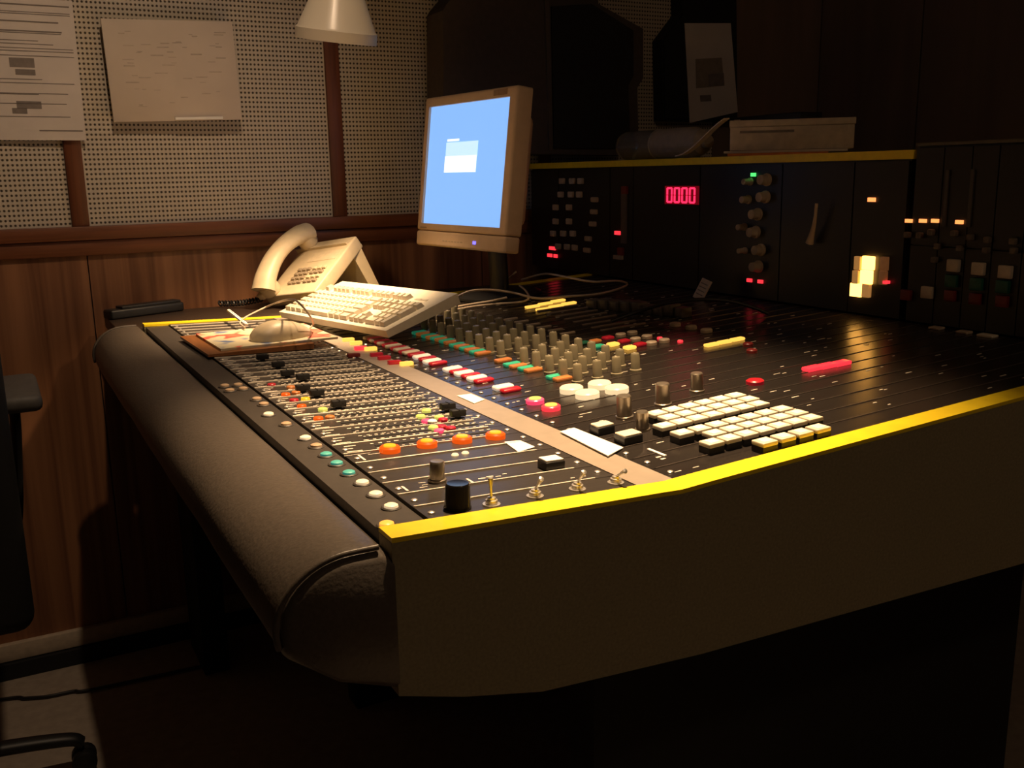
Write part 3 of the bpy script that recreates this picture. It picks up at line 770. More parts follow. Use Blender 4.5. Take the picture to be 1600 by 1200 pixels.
for px in (1478, 1517):
    rackpart('slider_track', px, 310, 0.006, 0.09, 0.003, mat('dim_track', (0.06, 0.05, 0.045), 0.5))
for px, py, sy, mt in ((1480, 507, 0.03, M_DIMBTN), (1520, 514, 0.03, M_DIMBTN), (1558, 519, 0.04, M_IVKEY)):
    x, y = UP(px, py, 0.004); ctl('label_bar', False, min(x, XF-0.018), y, box_mesh((0.016, sy*0.7, 0.004), 0.0012, 2), mt)

# ================================================================== DESK beyond the console
ZD = ZP-0.012
DK = thing('side_desk', (0.5, 1.58, 0.0), 'dark side desk between the console end and the wooden wall', 'desk')
boxw('desk_top', (-0.050, YFAR+TR+0.034, ZD-0.03), (1.105, YW-0.045, ZD), mat('dark_desk', (0.035, 0.022, 0.015), 0.45), DK, 0.004)
boxw('filler_strip', (0.004, YFAR+TR+0.0015, ZD-0.03), (1.105, YFAR+TR+0.033, ZD), MATS['dark_desk'], DK)
for x in (0.10, 1.0): boxw('leg', (x-0.03, 1.50, 0), (x+0.03, 1.68, ZD-0.03), M_BLACKM, DK, 0.003)
bk = thing('black_bar', (0.03, 1.66, ZD), 'long flat black case lying on the side desk against the wall', 'case')
BA = frame((0.035, 1.655, ZD), Vector((0.93, 0.37, 0)).normalized(), Vector((-0.37, 0.93, 0)).normalized(), (0, 0, 1))
link('body', box_mesh((0.185, 0.04, 0.022), 0.005, 3), BA, bk, M_BLACK)
link('lid', box_mesh((0.15, 0.032, 0.006), 0.002, 2), BA @ T(0.012, 0, 0.0215), bk, M_BLACK)

# ================================================================== MONITOR
yaw, tilt = 0.1066, 0.1234
MP = Vector((0.6538, 1.4203, 1.0646))
mw = Vector((math.sin(yaw), -math.cos(yaw), 0)); mbk = Vector((math.cos(yaw), math.sin(yaw), 0))
mu = Vector((0, 0, 1))*math.cos(tilt)+mbk*math.sin(tilt); mn = mw.cross(mu)       # mn: towards the viewer
MF = frame(MP, mw, mu, mn)
Wd, Hg = 0.338, 0.270
MON = thing('computer_monitor', MP+Vector((0.08, -0.17, -0.17)), 'beige flat computer monitor with lit blue screen and white window', 'monitor')
def ring_frame(x0, x1, y0, y1, ix0, ix1, iy0, iy1, z0, z1):
    bm = bmesh.new()
    o = [(x0, y0), (x1, y0), (x1, y1), (x0, y1)]; i = [(ix0, iy0), (ix1, iy0), (ix1, iy1), (ix0, iy1)]
    vo1 = [bm.verts.new((a, b, z1)) for a, b in o]; vi1 = [bm.verts.new((a, b, z1)) for a, b in i]
    vo0 = [bm.verts.new((a, b, z0)) for a, b in o]; vi0 = [bm.verts.new((a, b, z0)) for a, b in i]
    for k in range(4):
        j = (k+1) % 4
        bm.faces.new((vo1[k], vo1[j], vi1[j], vi1[k])); bm.faces.new((vo0[j], vo0[k], vi0[k], vi0[j]))
        bm.faces.new((vo0[k], vo0[j], vo1[j], vo1[k])); bm.faces.new((vi0[j], vi0[k], vi1[k], vi1[j]))
    es = [e for e in bm.edges if e.verts[0] in vo1 and e.verts[1] in vo1 or e.verts[0] in vo1 and e.verts[1] in vo0 or e.verts[1] in vo1 and e.verts[0] in vo0]
    bmesh.ops.bevel(bm, geom=es, offset=0.006, segments=3, affect='EDGES', profile=0.5)
    return from_bm(bm, 'bezel', 40)
link('bezel', ring_frame(-0.021, Wd+0.024, -0.016, Hg+0.022, 0, Wd, 0, Hg, -0.034, 0.006), MF, MON, M_BEIGE)
bm = bmesh.new(); bm_box(bm, (Wd/2+0.0015, -0.0345, -0.014), (Wd+0.045, 0.035, 0.040), None, 0.006, 3)
chin = link('chin', from_bm(bm, 'chin', 40), MF, MON, M_BEIGE)
bm = bmesh.new(); bm_box(bm, (Wd/2+0.0015, Hg/2-0.01, -0.058), (Wd-0.05, Hg-0.03, 0.05), None, 0.018, 3)
link('back_shell', from_bm(bm, 'shell', 40), MF, MON, M_BEIGE)
bm = bmesh.new(); bm_box(bm, (Wd/2, Hg/2, -0.002), (Wd, Hg, 0.004)); scn = link('screen', from_bm(bm, 'screen'), MF, MON, M_SCREEN)
bm = bmesh.new(); bm_box(bm, (Wd*0.445, Hg*0.625, 0.0004), (Wd*0.40, Hg*0.125, 0.0008)); link('screen_window_top', from_bm(bm, 'w1'), MF, scn, M_WIN1)
bm = bmesh.new(); bm_box(bm, (Wd*0.44, Hg*0.505, 0.0005), (Wd*0.40, Hg*0.135, 0.001)); link('screen_window_body', from_bm(bm, 'w2'), MF, scn, M_WIN2)
bm = bmesh.new(); bm_box(bm, (Wd*0.33, Hg*0.705, 0.0005), (Wd*0.15, Hg*0.018, 0.001)); link('screen_title', from_bm(bm, 'w3'), MF, scn, M_WIN2)
bm = bmesh.new(); bm_box(bm, (Wd*0.72, -0.036, 0.0062), (0.012, 0.007, 0.001)); link('power_light', from_bm(bm, 'p'), MF, chin, M_POWER)
bm = bmesh.new()
for i in range(7): bm_box(bm, (0.11+i*0.013, -0.038, 0.0061), (0.008, 0.0022, 0.0008))
link('control_print', from_bm(bm, 'p'), MF, chin, mat('chin_print', (0.42, 0.33, 0.24), 0.6))['kind'] = 'stuff'
bm = bmesh.new(); bm_box(bm, (0.012, -0.010, 0.0063), (0.030, 0.003, 0.0006)); link('name_print', from_bm(bm, 'p'), MF, chin, mat('chin_print2', (0.30, 0.23, 0.17), 0.6))
bm = bmesh.new(); bm_box(bm, (Wd*0.89, Hg+0.011, 0.0063), (0.052, 0.012, 0.0006)); link('sticker', from_bm(bm, 'p'), MF, MON, mat('brown_sticker', (0.30, 0.19, 0.13), 0.6))
nb0 = MF @ Vector((Wd/2, 0.05, -0.085)); bx0, by0 = nb0.x+0.01, nb0.y
zb0 = zup(bx0)
solid('neck', tube_mesh([(bx0, by0, zb0+0.01), (bx0, by0, zb0+0.06), nb0+Vector((0.0, 0, -0.02)), nb0+Vector((-0.01, 0, 0.03))], lambda t: (0.035, 0.018), 12), M_BLACK, MON)
link('stand_base', lathe_mesh([(0.10, 0.0), (0.10, 0.006), (0.085, 0.012), (0.03, 0.016), (0, 0.016)], 32), FU(bx0, by0, 0.0024), MON, M_BLACK)

# ================================================================== KEYBOARD
KA, KD = onz((436, 487), ZP+0.0114), onz((603, 517), ZP+0.0229)
KU = (KD-KA); KL = KU.length; KU.normalize()
def back_pt(p, o):
    r = ray(p); t = KU.dot(o-CAM)/KU.dot(r); return CAM+r*t
Bm = ((back_pt((718, 461), KD)-KD)+(back_pt((532, 437), KA)-KA))/2
KW = Bm.length; KV = Bm.normalized(); KN = KU.cross(KV)
KF = frame(KA, KU, KV, KN)
KBD = thing('computer_keyboard', KA+KU*KL/2, 'ivory computer keyboard propped up on the console knobs', 'keyboard')
link('case', hexa_mesh([(0, 0, -0.014), (KL, 0, -0.014), (KL, KW, -0.021), (0, KW, -0.021), (0, 0, 0), (KL, 0, 0), (KL, KW, 0.0), (0, KW, 0.0)]), KF, KBD, M_KEYB)
kcap = {}
def keycap(wd, dp=0.0165):
    k = (round(wd, 4), dp)
    if k not in kcap:
        bm = bmesh.new(); hx, hy = wd/2, dp/2
        b = [bm.verts.new(p) for p in ((-hx, -hy, 0), (hx, -hy, 0), (hx, hy, 0), (-hx, hy, 0))]
        t = [bm.verts.new(p) for p in ((-hx+.0025, -hy+.002, .008), (hx-.0025, -hy+.002, .008), (hx-.0025, hy-.003, .0085), (-hx+.0025, hy-.003, .0085))]
        bm.faces.new(t); bm.faces.new(b[::-1])
        for i in range(4): bm.faces.new((b[i], b[(i+1) % 4], t[(i+1) % 4], t[i]))
        kcap[k] = from_bm(bm, 'keycap')
    return kcap[k]
u = 0.019*KL/0.463; v0 = 0.020
def key(xc, row, wu=1.0, grey=False, du=1.0):
    yv = v0+row*u*1.0+(0.010 if row == 5 else 0)
    link('key', keycap(wu*u-0.0018, round(du*u-0.0022, 4)), KF @ T(xc, yv+(du-1)*u/2, 0.0003), KBD, M_KEYG if grey else M_KEYB)
def row_keys(row, widths, x0, greys=()):
    x_ = x0
    for i, wu in enumerate(widths):
        if wu < 0: x_ += -wu*u; continue
        key(x_+wu*u/2, row, wu, i in greys); x_ += wu*u
x0 = 0.010
row_keys(0, [1.5, 1.25, 1.5, 6.5, 1.25, 1.25, 1.75], x0, (0, 1, 2, 4, 5, 6))
row_keys(1, [1.25]+[1]*11+[2.75], x0, (0, 12)); row_keys(2, [1.75]+[1]*11+[2.25], x0, (0, 12))
row_keys(3, [1.5]+[1]*12+[1.5], x0, (0,)); row_keys(4, [1]*13+[2], x0, (13,))
row_keys(5, [1, -1, 1, 1, 1, 1, -.5, 1, 1, 1, 1, -.5, 1, 1, 1, 1], x0, tuple(range(16)))
xn = x0+15.35*u
for r_, c_ in ((0, (0, 1, 2)), (1, (1,)), (3, (0, 1, 2)), (4, (0, 1, 2)), (5, (0, 1, 2))):
    for c in c_: key(xn+(c+.5)*u, r_, 1, True)
xk = x0+18.7*u
for r_ in range(1, 5):
    for c in range(3): key(xk+(c+.5)*u, r_)
key(xk+1*u, 0, 2); key(xk+2.5*u, 0); key(xk+3.5*u, 0, 1, True, 2); key(xk+3.5*u, 2, 1, True, 2); key(xk+3.5*u, 4, 1, True)
for c in (1.0, 2.2): link('indicator_plate', box_mesh((0.02, 0.006, 0.0006)), KF @ T(xk+c*u, v0+5*u+0.012, 0.0002), KBD, M_KEYG)

# ================================================================== MOUSE PAD, BOARD, MOUSE
def pad_hexa(corners, z0, z1):
    return hexa_mesh([(x, y, z0) for x, y in corners]+[(x, y, z1) for x, y in corners])
q = [onz(p, ZP+0.010) for p in ((306, 521), (345, 545), (528, 526))]
q.append(q[0]+q[2]-q[1]); PC = [(p.x, p.y) for p in q]
cen = Vector((sum(p[0] for p in PC)/4, sum(p[1] for p in PC)/4, 0))
bd = thing('brown_board', (cen.x, cen.y, ZP), 'brown wooden board lying on the console under the mouse pad', 'board')
zb_ = ZP+0.0008
BC = [(cen.x+(x-cen.x)*sx_+ox, cen.y+(y-cen.y)*1.16-0.004) for (x, y), sx_, ox in zip(PC, (1.25, 1.25, 0.62, 0.62), (0, 0, -0.01, -0.01))]
link('board', hexa_mesh([(x, y, zlo(x)+0.0022) for x, y in BC]+[(x, y, ZP+0.0055) for x, y in BC]), IDM, bd, M_CORK)
pd = thing('mouse_pad', (cen.x, cen.y, ZP+0.0056), 'colourful printed mouse pad on the brown board', 'mouse pad')
link('pad', hexa_mesh([(x-cen.x, y-cen.y, 0) for x, y in PC]+[(x-cen.x, y-cen.y, 0.004) for x, y in PC]), T(cen.x, cen.y, ZP+0.0057), pd, M_PAD)
zm = ZP+0.0099
m0, m1 = onz((393, 534), zm), onz((485, 521), zm)
md = (m1-m0); ML = min(0.125, md.length); md.normalize(); mc = (m0+m1)/2
MS = frame((mc.x, mc.y, zm), md, Vector((-md.y, md.x, 0)), (0, 0, 1))
MSE = thing('computer_mouse', mc, 'cream computer mouse on the colourful mouse pad', 'mouse')
def mouse_shell(t0, t1, w0, w1, grow=0.0):
    bm = bmesh.new(); N = 18; K = 13; g = []
    for i in range(N+1):
        t = t0+(t1-t0)*i/N; s = t*2-1
        half = 0.033*(1-abs(s)**3.2)**0.5*(1-0.08*s)+0.0008
        top_ = 0.031*(1-abs(s)**2.6)**0.55*(1-0.30*max(s, -0.2))+0.001
        row = []
        for j in range(K):
            a = math.pi*(w0+(w1-w0)*j/(K-1))
            row.append(bm.verts.new((s*(ML/2), half*math.cos(a)*(1+grow), top_*math.sin(a)**0.8*(1+grow) if 0 < a < math.pi else 0.0)))
        g.append(row)
    for A, B in zip(g, g[1:]):
        for j in range(K-1): bm.faces.new((A[j], A[j+1], B[j+1], B[j]))
    if grow == 0: bm.faces.new([r[0] for r in g]+[r[-1] for r in reversed(g)])
    return from_bm(bm, 'mouse', 60)
link('body', mouse_shell(0.0, 1.0, 0, 1), MS, MSE, M_CREAM)
for w0, w1 in ((0.12, 0.49), (0.51, 0.88)):
    o = link('mouse_button', mouse_shell(0.64, 0.985, w0, w1, 0.015), MS, MSE, M_CREAM)
tail = MS @ Vector((ML/2-0.003, 0, 0.008))
solid('cord', tube_mesh([tail, tail+md*0.012+Vector((0, 0.005, 0.012)), onz((470, 476), ZP+0.09), onz((452, 468), ZP+0.085), onz((420, 478), ZP+0.03), onz((385, 495), ZP+0.022), onz((375, 505), ZP+0.017), onz((383, 512), ZP+0.0145)], 0.0018, 7), M_CABLE, MSE)
wc = thing('white_stick', onz((372, 505), ZP+0.013), 'short white stick leaning over the yellow edge beside the mouse pad', 'stick')
a_, b_ = onz((385, 507), ZP+0.0155), onz((357, 485), ZP+0.020)
ax = (a_-b_).normalized(); sd = Vector((0, 0, 1)).cross(ax).normalized()
CF = frame((a_+b_)/2, ax, sd, ax.cross(sd))
link('shaft', box_mesh(((a_-b_).length, 0.007, 0.005), 0.0015, 2, False), CF, wc, M_WHITE)
link('groove', box_mesh(((a_-b_).length*0.9, 0.0012, 0.0006), 0, 2, False), CF @ T(0, 0, 0.0026), wc, M_INK)

# ================================================================== TELEPHONE
PP = Vector((0.3028, 1.5979, 0.8955)); pw_ = Vector((0.434, -0.8915, 0.1301)); ps_ = Vector((0.6903, 0.4218, 0.5879))
pw_.normalize(); ps_ = (ps_-pw_*pw_.dot(ps_)).normalized(); pn_ = pw_.cross(ps_)
PF = frame(PP, pw_, ps_, pn_)
TEL = thing('desk_telephone', PP+Vector((0.1, 0, -0.03)), 'cream push-button telephone tilted on a fold-out stand beside the keyboard', 'telephone')
LW, LS = 0.18, 0.20
bm = bmesh.new(); bm_box(bm, (LW/2, LS/2, -0.017), (LW, LS, 0.034), None, 0.004, 3); link('body', from_bm(bm, 'body', 40), PF, TEL, M_CREAM)
# fold-out stand: plate from the upper back edge down to the desk
def foot(wl):
    tp_ = PF @ Vector((wl, LS-0.004, -0.004))
    d = Vector((0.42, 0.06, -0.9)); t = (ZD+0.0095-tp_.z)/d.z
    return tp_, tp_+d*t
q = []
for wl in (0.0, LW):
    a_, b_ = foot(wl); q.append((a_, b_))
th = Vector((-0.030, -0.006, -0.010))
link('stand', hexa_mesh([q[0][0]+th, q[1][0]+th, q[1][1]+th*0.7, q[0][1]+th*0.7, q[0][0], q[1][0], q[1][1], q[0][1]]), IDM, TEL, M_CREAM)
a_ = PF @ Vector((LW-0.02, 0.02, -0.030))
link('foot', box_mesh((0.02, 0.02, a_.z-ZD-0.001)), T(a_.x, a_.y, ZD+0.001), TEL, M_BLACK)
# handset: arched bar with ear and mouth pieces
hp = [(0.026, -0.006, 0.024), (0.026, 0.02, 0.040), (0.026, 0.06, 0.053), (0.026, 0.10, 0.057), (0.026, 0.14, 0.053), (0.026, 0.18, 0.042), (0.026, 0.205, 0.028)]
hs = link('handset', tube_mesh([PF @ Vector(p) for p in hp], lambda t: (0.031-0.006*math.sin(math.pi*t), 0.024-0.006*math.sin(math.pi*t)), 14, 6), IDM, TEL, M_CREAM)
cupm = lathe_mesh([(0.0, 0.0), (0.021, 0.0), (0.0245, 0.006), (0.024, 0.026), (0.016, 0.036), (0, 0.038)], 20)
for sv in (0.012, 0.188): link('ear_cup', cupm, PF @ T(0.026, sv, 0.0005), hs, M_CREAM)
pk = box_mesh((0.0125, 0.0085, 0.005), 0.001)
M_PKEY = mat('taupe_phone_key', (0.30, 0.24, 0.17), 0.5)
for r_ in range(4):
    for c in range(6):
        link('key', pk, PF @ T(0.066+c*0.0165+(0.004 if c > 2 else 0), 0.040+r_*0.0155, 0.0), TEL, M_PKEY if (c < 3 or r_ % 2 == 0) else M_CREAM)
bm = bmesh.new(); bm_box(bm, (0.115, 0.135, 0.0004), (0.10, 0.035, 0.0008)); link('index_card', from_bm(bm, 'card'), PF, TEL, mat('pale_card', (0.66, 0.56, 0.40), 0.5))
bm = bmesh.new(); bm_box(bm, (0.01, -0.006, 0.010), (0.022, 0.018, 0.016), None, 0.003); link('plug', from_bm(bm, 'plug', 40), PF, hs, M_CREAM)
c0_, c1_ = PF @ Vector((0.005, -0.012, 0.004)), onz((342, 474), ZD+0.010)
pts = []
ax = (c1_-c0_); ln = ax.length; ax.normalize(); e1 = ax.cross(Vector((0, 0, 1))).normalized(); e2 = ax.cross(e1)
for i in range(14*8+1):
    t = i/(14*8); a = 2*math.pi*i/8
    pts.append(c0_+ax*ln*t+e1*0.006*math.cos(a)+e2*0.006*math.sin(a)+Vector((0, 0, -0.004*math.sin(math.pi*t))))
solid('coiled_cord', tube_mesh(pts, 0.0022, 5, 1, False), M_BLACK, TEL)

# ================================================================== CABLES on the console
def cable(name, label, pts, r, mt, group=None):
    o = solid(name, tube_mesh(pts, r, 8, 8), mt); tag(o, label, 'cable', group)
    return o
def upz(px, py, e): x, y = UP(px, py, e); return (x, y, zup(x)+e)
KR = KF @ Vector((KL-0.02, KW+0.002, -0.012))
cable('keyboard_cable', 'ivory cable curving from the keyboard back across the console to the jack blocks', [KR, upz(735, 455, 0.05), upz(765, 453, 0.04), upz(800, 457, 0.030), upz(840, 466, 0.022), upz(885, 463, 0.02), upz(930, 460, 0.022), upz(965, 452, 0.024), upz(980, 444, 0.028), upz(965, 439, 0.04), upz(925, 440, 0.045), upz(880, 432, 0.05), upz(850, 428, 0.045), upz(815, 437, 0.03)], 0.0024, M_CABLE)
cable('ivory_cable', 'ivory cable in a short loop under the monitor beside the keyboard', [upz(707, 485, 0.004), upz(740, 479, 0.006), upz(775, 475, 0.008), upz(812, 472, 0.010), upz(826, 466, 0.014), upz(822, 455, 0.022), upz(812, 446, 0.03)], 0.0024, M_CABLE)
cable('ivory_lead', 'ivory lead ending under the keyboard back edge', [upz(716, 479, 0.006), upz(745, 474, 0.008), upz(770, 470, 0.012), upz(792, 465, 0.016)], 0.0026, M_CABLE)
cable('dark_cable', 'thin dark cable hanging below the monitor beside its stand', [upz(806, 425, 0.070), upz(798, 432, 0.04), upz(790, 440, 0.015), upz(794, 448, 0.005)], 0.002, M_DIMBTN)
cable('black_cable', 'black cable arching over the upper console panel beside the pale tag', [upz(955, 502, 0.006), upz(1000, 486, 0.02), upz(1045, 473, 0.035), upz(1090, 468, 0.04), upz(1135, 470, 0.035), upz(1175, 480, 0.02), upz(1200, 490, 0.006)], 0.0035, M_BLACK)
tg = thing('pale_tag', upz(1088, 468, 0.0), 'small pale printed card standing tilted on the upper console', 'card')
tb = Vector(upz(1090, 467, 0.002))
TGF = frame(tb, Vector((0.1, -1, 0)).normalized(), Vector((0.25, -0.35, 0.9)).normalized(), Vector((-1, -0.1, 0.28)).normalized())
bm = bmesh.new(); bm_box(bm, (0, 0.022, 0), (0.034, 0.045, 0.004), None, 0.001); link('card', from_bm(bm, 'c', 30), TGF, tg, M_WSQ)
bm = bmesh.new()
for i in range(4): bm_box(bm, (0, 0.010+i*0.008, 0.0022), (0.024, 0.002, 0.0006))
link('print', from_bm(bm, 'c'), TGF, tg, M_INK)['kind'] = 'stuff'
flo = [onz(p, 0.006) for p in ((0, 1093), (40, 1091), (75, 1088), (115, 1080), (150, 1076))]
cable('floor_cable', 'thin dark cable lying across the floor by the baseboard', [flo[0]+Vector((-0.3, 0.05, 0))]+flo+[flo[-1]+Vector((0.3, -0.02, 0))], 0.004, M_BLACK)

# ================================================================== THINGS ON THE BRIDGE
cv = Vector((0.66, 0.75, 0)).normalized(); cu = Vector((cv.y, -cv.x, 0))      # carton turned towards the room
CL = Vector((XF+0.020, 0.885, ZT))
CWd = (on((1335, 212), cv, cv.dot(CL))-CL); CWd.z = 0; CWd = CWd.length
CDp = 0.115
bn = thing('flat_carton', CL+cu*CWd/2+cv*CDp/2, 'off-white flat carton lying on papers on top of the meter bridge', 'carton')
CFm = frame(CL, cu, cv, (0, 0, 1))
def cbox(name, lo, hi, mt, par=None, bev=0.0):
    lo, hi = Vector(lo), Vector(hi)
    return link(name, box_mesh(tuple(hi-lo), bev, 2, False), CFm @ T((lo+hi)/2), par, mt)
cbox('carton', (0, 0, 0.0115), (CWd, CDp, 0.060), M_WBOX, bn, 0.002)
cbox('lid', (-0.0018, -0.0018, 0.0602), (CWd+0.0018, CDp+0.0018, 0.0735), M_WBOX, bn, 0.001)
cbox('slot', (0.02, -0.0010, 0.047), (0.13, -0.0001, 0.052), M_INK, bn)
of = tag(cbox('orange_folder', (-0.004, -0.010, 0.0012), (CWd-0.05, CDp, 0.0062), M_ORPAP), 'orange paper folder under the flat carton', 'folder')
ws = tag(cbox('paper_stack', (-0.012, -0.006, 0.0066), (CWd-0.012, CDp-0.01, 0.0112), M_PAPER), 'thin stack of white sheets between carton and orange folder', 'paper')
sheet = []
N = 14
bm = bmesh.new(); rows = []
for i in range(N+1):
    t = i/N; y = 0.879+0.161*t; z = ZT+0.071*(1-t)**2*(1+1.2*t)+0.004
    rows.append([bm.verts.new((XF-0.004, y, z)), bm.verts.new((XF+0.012, y, z+0.0015)), bm.verts.new((XF+0.012, y, z+0.0043)), bm.verts.new((XF-0.004, y, z+0.0028))])
for A, B in zip(rows, rows[1:]):
    for k in range(4): bm.faces.new((A[k], A[(k+1) % 4], B[(k+1) % 4], B[k]))
bm.faces.new(rows[0]); bm.faces.new(rows[-1][::-1])
tag(solid('bent_sheet', from_bm(bm, 'sheet', 60), M_WBOX), 'pale bent sheet sloping from the carton down to the bridge top', 'paper')
bo = thing('clear_bottle', (XF+0.06, 1.24, ZT), 'clear plastic bottle with frosted body lying on the meter bridge', 'bottle')
rB = 0.036
BF = frame((XF+0.10, 1.385, ZT+rB+0.001), (1, 0, 0), (0, 0, 1), (0, -1, 0))
link('clear_end', lathe_mesh([(0.0, 0.0), (0.024, 0.0), (0.034, 0.006), (rB, 0.018), (rB, 0.15), (rB-0.0015, 0.15), (rB-0.0015, 0.018), (0.0, 0.004)], 28), BF, bo, M_GLASS)
link('frosted_body', lathe_mesh([(0.0, 0.151), (rB, 0.151), (rB, 0.285), (0.028, 0.312), (0.014, 0.322), (0.014, 0.335), (0.0, 0.335)], 28), BF, bo, M_FROST)
link('rim', lathe_mesh([(rB-0.001, 0.148), (rB+0.0008, 0.148), (rB+0.0008, 0.153), (rB-0.001, 0.153)], 28), BF, bo, M_CHROME)
bx2 = thing('black_box', (XF+0.30, 0.85, ZT), 'small black device behind the flat carton on the meter bridge', 'device')
_a, _b = onx((1140, 175), XF+0.265).y, onx((1250, 175), XF+0.265).y
boxw('case', (XF+0.265, _b, ZT+0.001), (XF+0.335, _a, ZT+0.098), M_BLACK, bx2, 0.003)
boxw('front_button', (XF+0.263, _a-0.04, ZT+0.085), (XF+0.2655, _a-0.02, ZT+0.092), M_DIMBTN, bx2)

# loudspeaker behind the monitor and dark cabinet with sheet
sp_px = [(693, 238), (693, 16), (697, 8), (730, -30), (935, -30), (935, 6), (1005, 45), (1005, 122), (996, 137), (998, 243)]
sp2 = []
for p in sp_px:
    P = ony(p, 1.60); sp2.append((P.x, max(P.z, ZT+0.0012)))
SPK = thing('loudspeaker', (1.2, 1.66, ZT), 'big black loudspeaker cabinet standing behind the monitor', 'loudspeaker')
solid('cabinet', prism_mesh(sp2, 1, 1.60, 1.705), mat('dark_speaker_case', (0.075, 0.056, 0.042), 0.8), SPK)
gl = [(ony(p, 1.594).x, ony(p, 1.594).z) for p in ((866, 232), (862, 10), (925, 6), (990, 48), (990, 118), (982, 134), (985, 232))]
solid('grille', prism_mesh(gl, 1, 1.594, 1.5995), M_BLACKM, SPK)
et = [(ony(p, 1.594).x, ony(p, 1.594).z) for p in ((858, 235), (851, -10), (857, -10), (864, 235))]
solid('edge_strip', prism_mesh(et, 1, 1.592, 1.5995), mat('dim_edge', (0.085, 0.065, 0.05), 0.5), SPK)
cb_px = [(1036, 188), (1034, 62), (1064, 22), (1062, -40), (1150, -40), (1152, 190)]
cb = [(ony(p, 1.70).x, ony(p, 1.70).z) for p in cb_px]
CB = thing('wall_cabinet', (1.7, 1.72, 1.33), 'black cabinet on the wall with a pale printed sheet on its front', 'cabinet')
solid('cabinet', prism_mesh(cb, 1, 1.70, YW-0.003), M_BLACKM, CB)
solid('door', prism_mesh([(x*0.97+0.03*1.70, z*0.97+0.03*1.48) for x, z in cb], 1, 1.694, 1.6995), M_BLACKM, CB)
pf = [ony(p, 1.690) for p in ((1078, 192), (1070, 36), (1142, 36), (1153, 175))]
ps = thing('printed_sheet', (1.75, 1.69, 1.33), 'pale sheet with dark picture hanging on the black cabinet', 'paper')
solid('sheet', prism_mesh([(p.x, p.z) for p in pf], 1, 1.6905, 1.6925), M_PAPER, ps)
for pxs in (((1088, 150-12), (1087, 92), (1128, 90), (1132, 134)), ((1108, 134), (1107, 116), (1131, 114), (1132, 134)), ((1095, 159), (1094, 149), (1111, 148), (1112, 158))):
    pp_ = [ony(p, 1.689) for p in pxs]
    z_ = 1.689 if pxs[0][0] == 1108 else 1.6898
    solid('picture', prism_mesh([(p.x, p.z) for p in pp_], 1, z_, 1.6904), M_INK if pxs[0][0] != 1088 else mat('mid_ink', (0.30, 0.25, 0.2), 0.9), ps)

# ================================================================== DESK LAMP over the keyboard
LMP = thing('arm_lamp', (0.45, 1.70, 1.9), 'white conical lamp shade on black jointed arm above the keyboard', 'lamp')
rc = (ony((463, 54), 1.17)+ony((585, 68), 1.17))/2
rad = (ony((463, 54), 1.17)-ony((585, 68), 1.17)).length/2
axz = Vector((0.05, -0.19, 1)).normalized(); axx = Vector((1, 0, -0.05)).normalized(); axy = axz.cross(axx)
LF = frame(rc, axx, axy, axz)
sprof = [(rad, -0.004), (rad, 0.016), (rad*0.95, 0.020), (rad*0.40, 0.125), (0.024, 0.140), (0.024, 0.165), (0.0, 0.167)]
inner = [(0.0, 0.160), (0.021, 0.160), (0.021, 0.138), (rad*0.38, 0.122), (rad*0.92, 0.019), (rad-0.002, 0.015), (rad-0.002, -0.004), (rad, -0.004)]
shade = lathe_mesh(inner+sprof[1:], 40)
sm = bpy.data.materials.new('shade_enamel'); sm.use_nodes = True
nt = sm.node_tree; pb_ = nt.nodes['Principled BSDF']; pb_.inputs['Base Color'].default_value = (0.80, 0.72, 0.58, 1); pb_.inputs['Roughness'].default_value = 0.3
tr_ = nt.nodes.new('ShaderNodeBsdfTranslucent'); nzz = nt.nodes.new('ShaderNodeTexNoise'); nzz.inputs['Scale'].default_value = 30
rmp = nt.nodes.new('ShaderNodeValToRGB'); rmp.color_ramp.elements[0].color = (0.85, 0.66, 0.42, 1); rmp.color_ramp.elements[1].color = (0.9, 0.72, 0.5, 1)
nt.links.new(nzz.outputs['Fac'], rmp.inputs[0]); nt.links.new(rmp.outputs[0], tr_.inputs['Color'])
mxs = nt.nodes.new('ShaderNodeMixShader'); mxs.inputs[0].default_value = 0.018
nt.links.new(pb_.outputs[0], mxs.inputs[1]); nt.links.new(tr_.outputs[0], mxs.inputs[2])
nt.links.new(mxs.outputs[0], nt.nodes['Material Output'].inputs['Surface'])
shd = link('shade', shade, LF, LMP, sm)
link('bulb', lathe_mesh([(0.0, 0.055), (0.015, 0.060), (0.022, 0.075), (0.018, 0.095), (0.012, 0.110), (0.012, 0.158), (0, 0.158)], 18), LF, shd, mat('lamp_bulb', (1, 0.9, 0.7), 0.4, emit=(1.0, 0.72, 0.42), es=14))
e1 = LF @ Vector((0.0, 0.0, 0.137)); kn_ = LF @ Vector((0.095, 0.0, 0.100))
e2 = Vector((0.72, 1.40, 1.95)); e3 = Vector((0.45, 1.70, 1.88))
link('joint', lathe_mesh([(0.0, -0.012), (0.012, -0.012), (0.012, 0.012), (0.0, 0.012)], 14), frame(kn_, (1, 0, 0), (0, 0, 1), (0, -1, 0)), LMP, M_BLACK)
solid('yoke', tube_mesh([LF @ Vector((0.020, 0, 0.150)), kn_], 0.006, 8, 4), M_BLACK, LMP)
solid('arm', tube_mesh([kn_, kn_.lerp(e2, 0.5), e2], 0.007, 8, 2), M_BLACK, LMP)
solid('arm', tube_mesh([e2, e2.lerp(e3, 0.5), e3], 0.007, 8, 2), M_BLACK, LMP)
boxw('wall_bracket', (0.41, 1.69, 1.84), (0.49, YW-0.012, 1.92), M_BLACK, LMP, 0.004)
bl = bpy.data.lights.new('arm_lamp_bulb_light', 'SPOT'); bl.energy = 62.0; bl.color = WARM; bl.shadow_soft_size = 0.02; bl.spot_size = math.radians(78); bl.spot_blend = 0.85
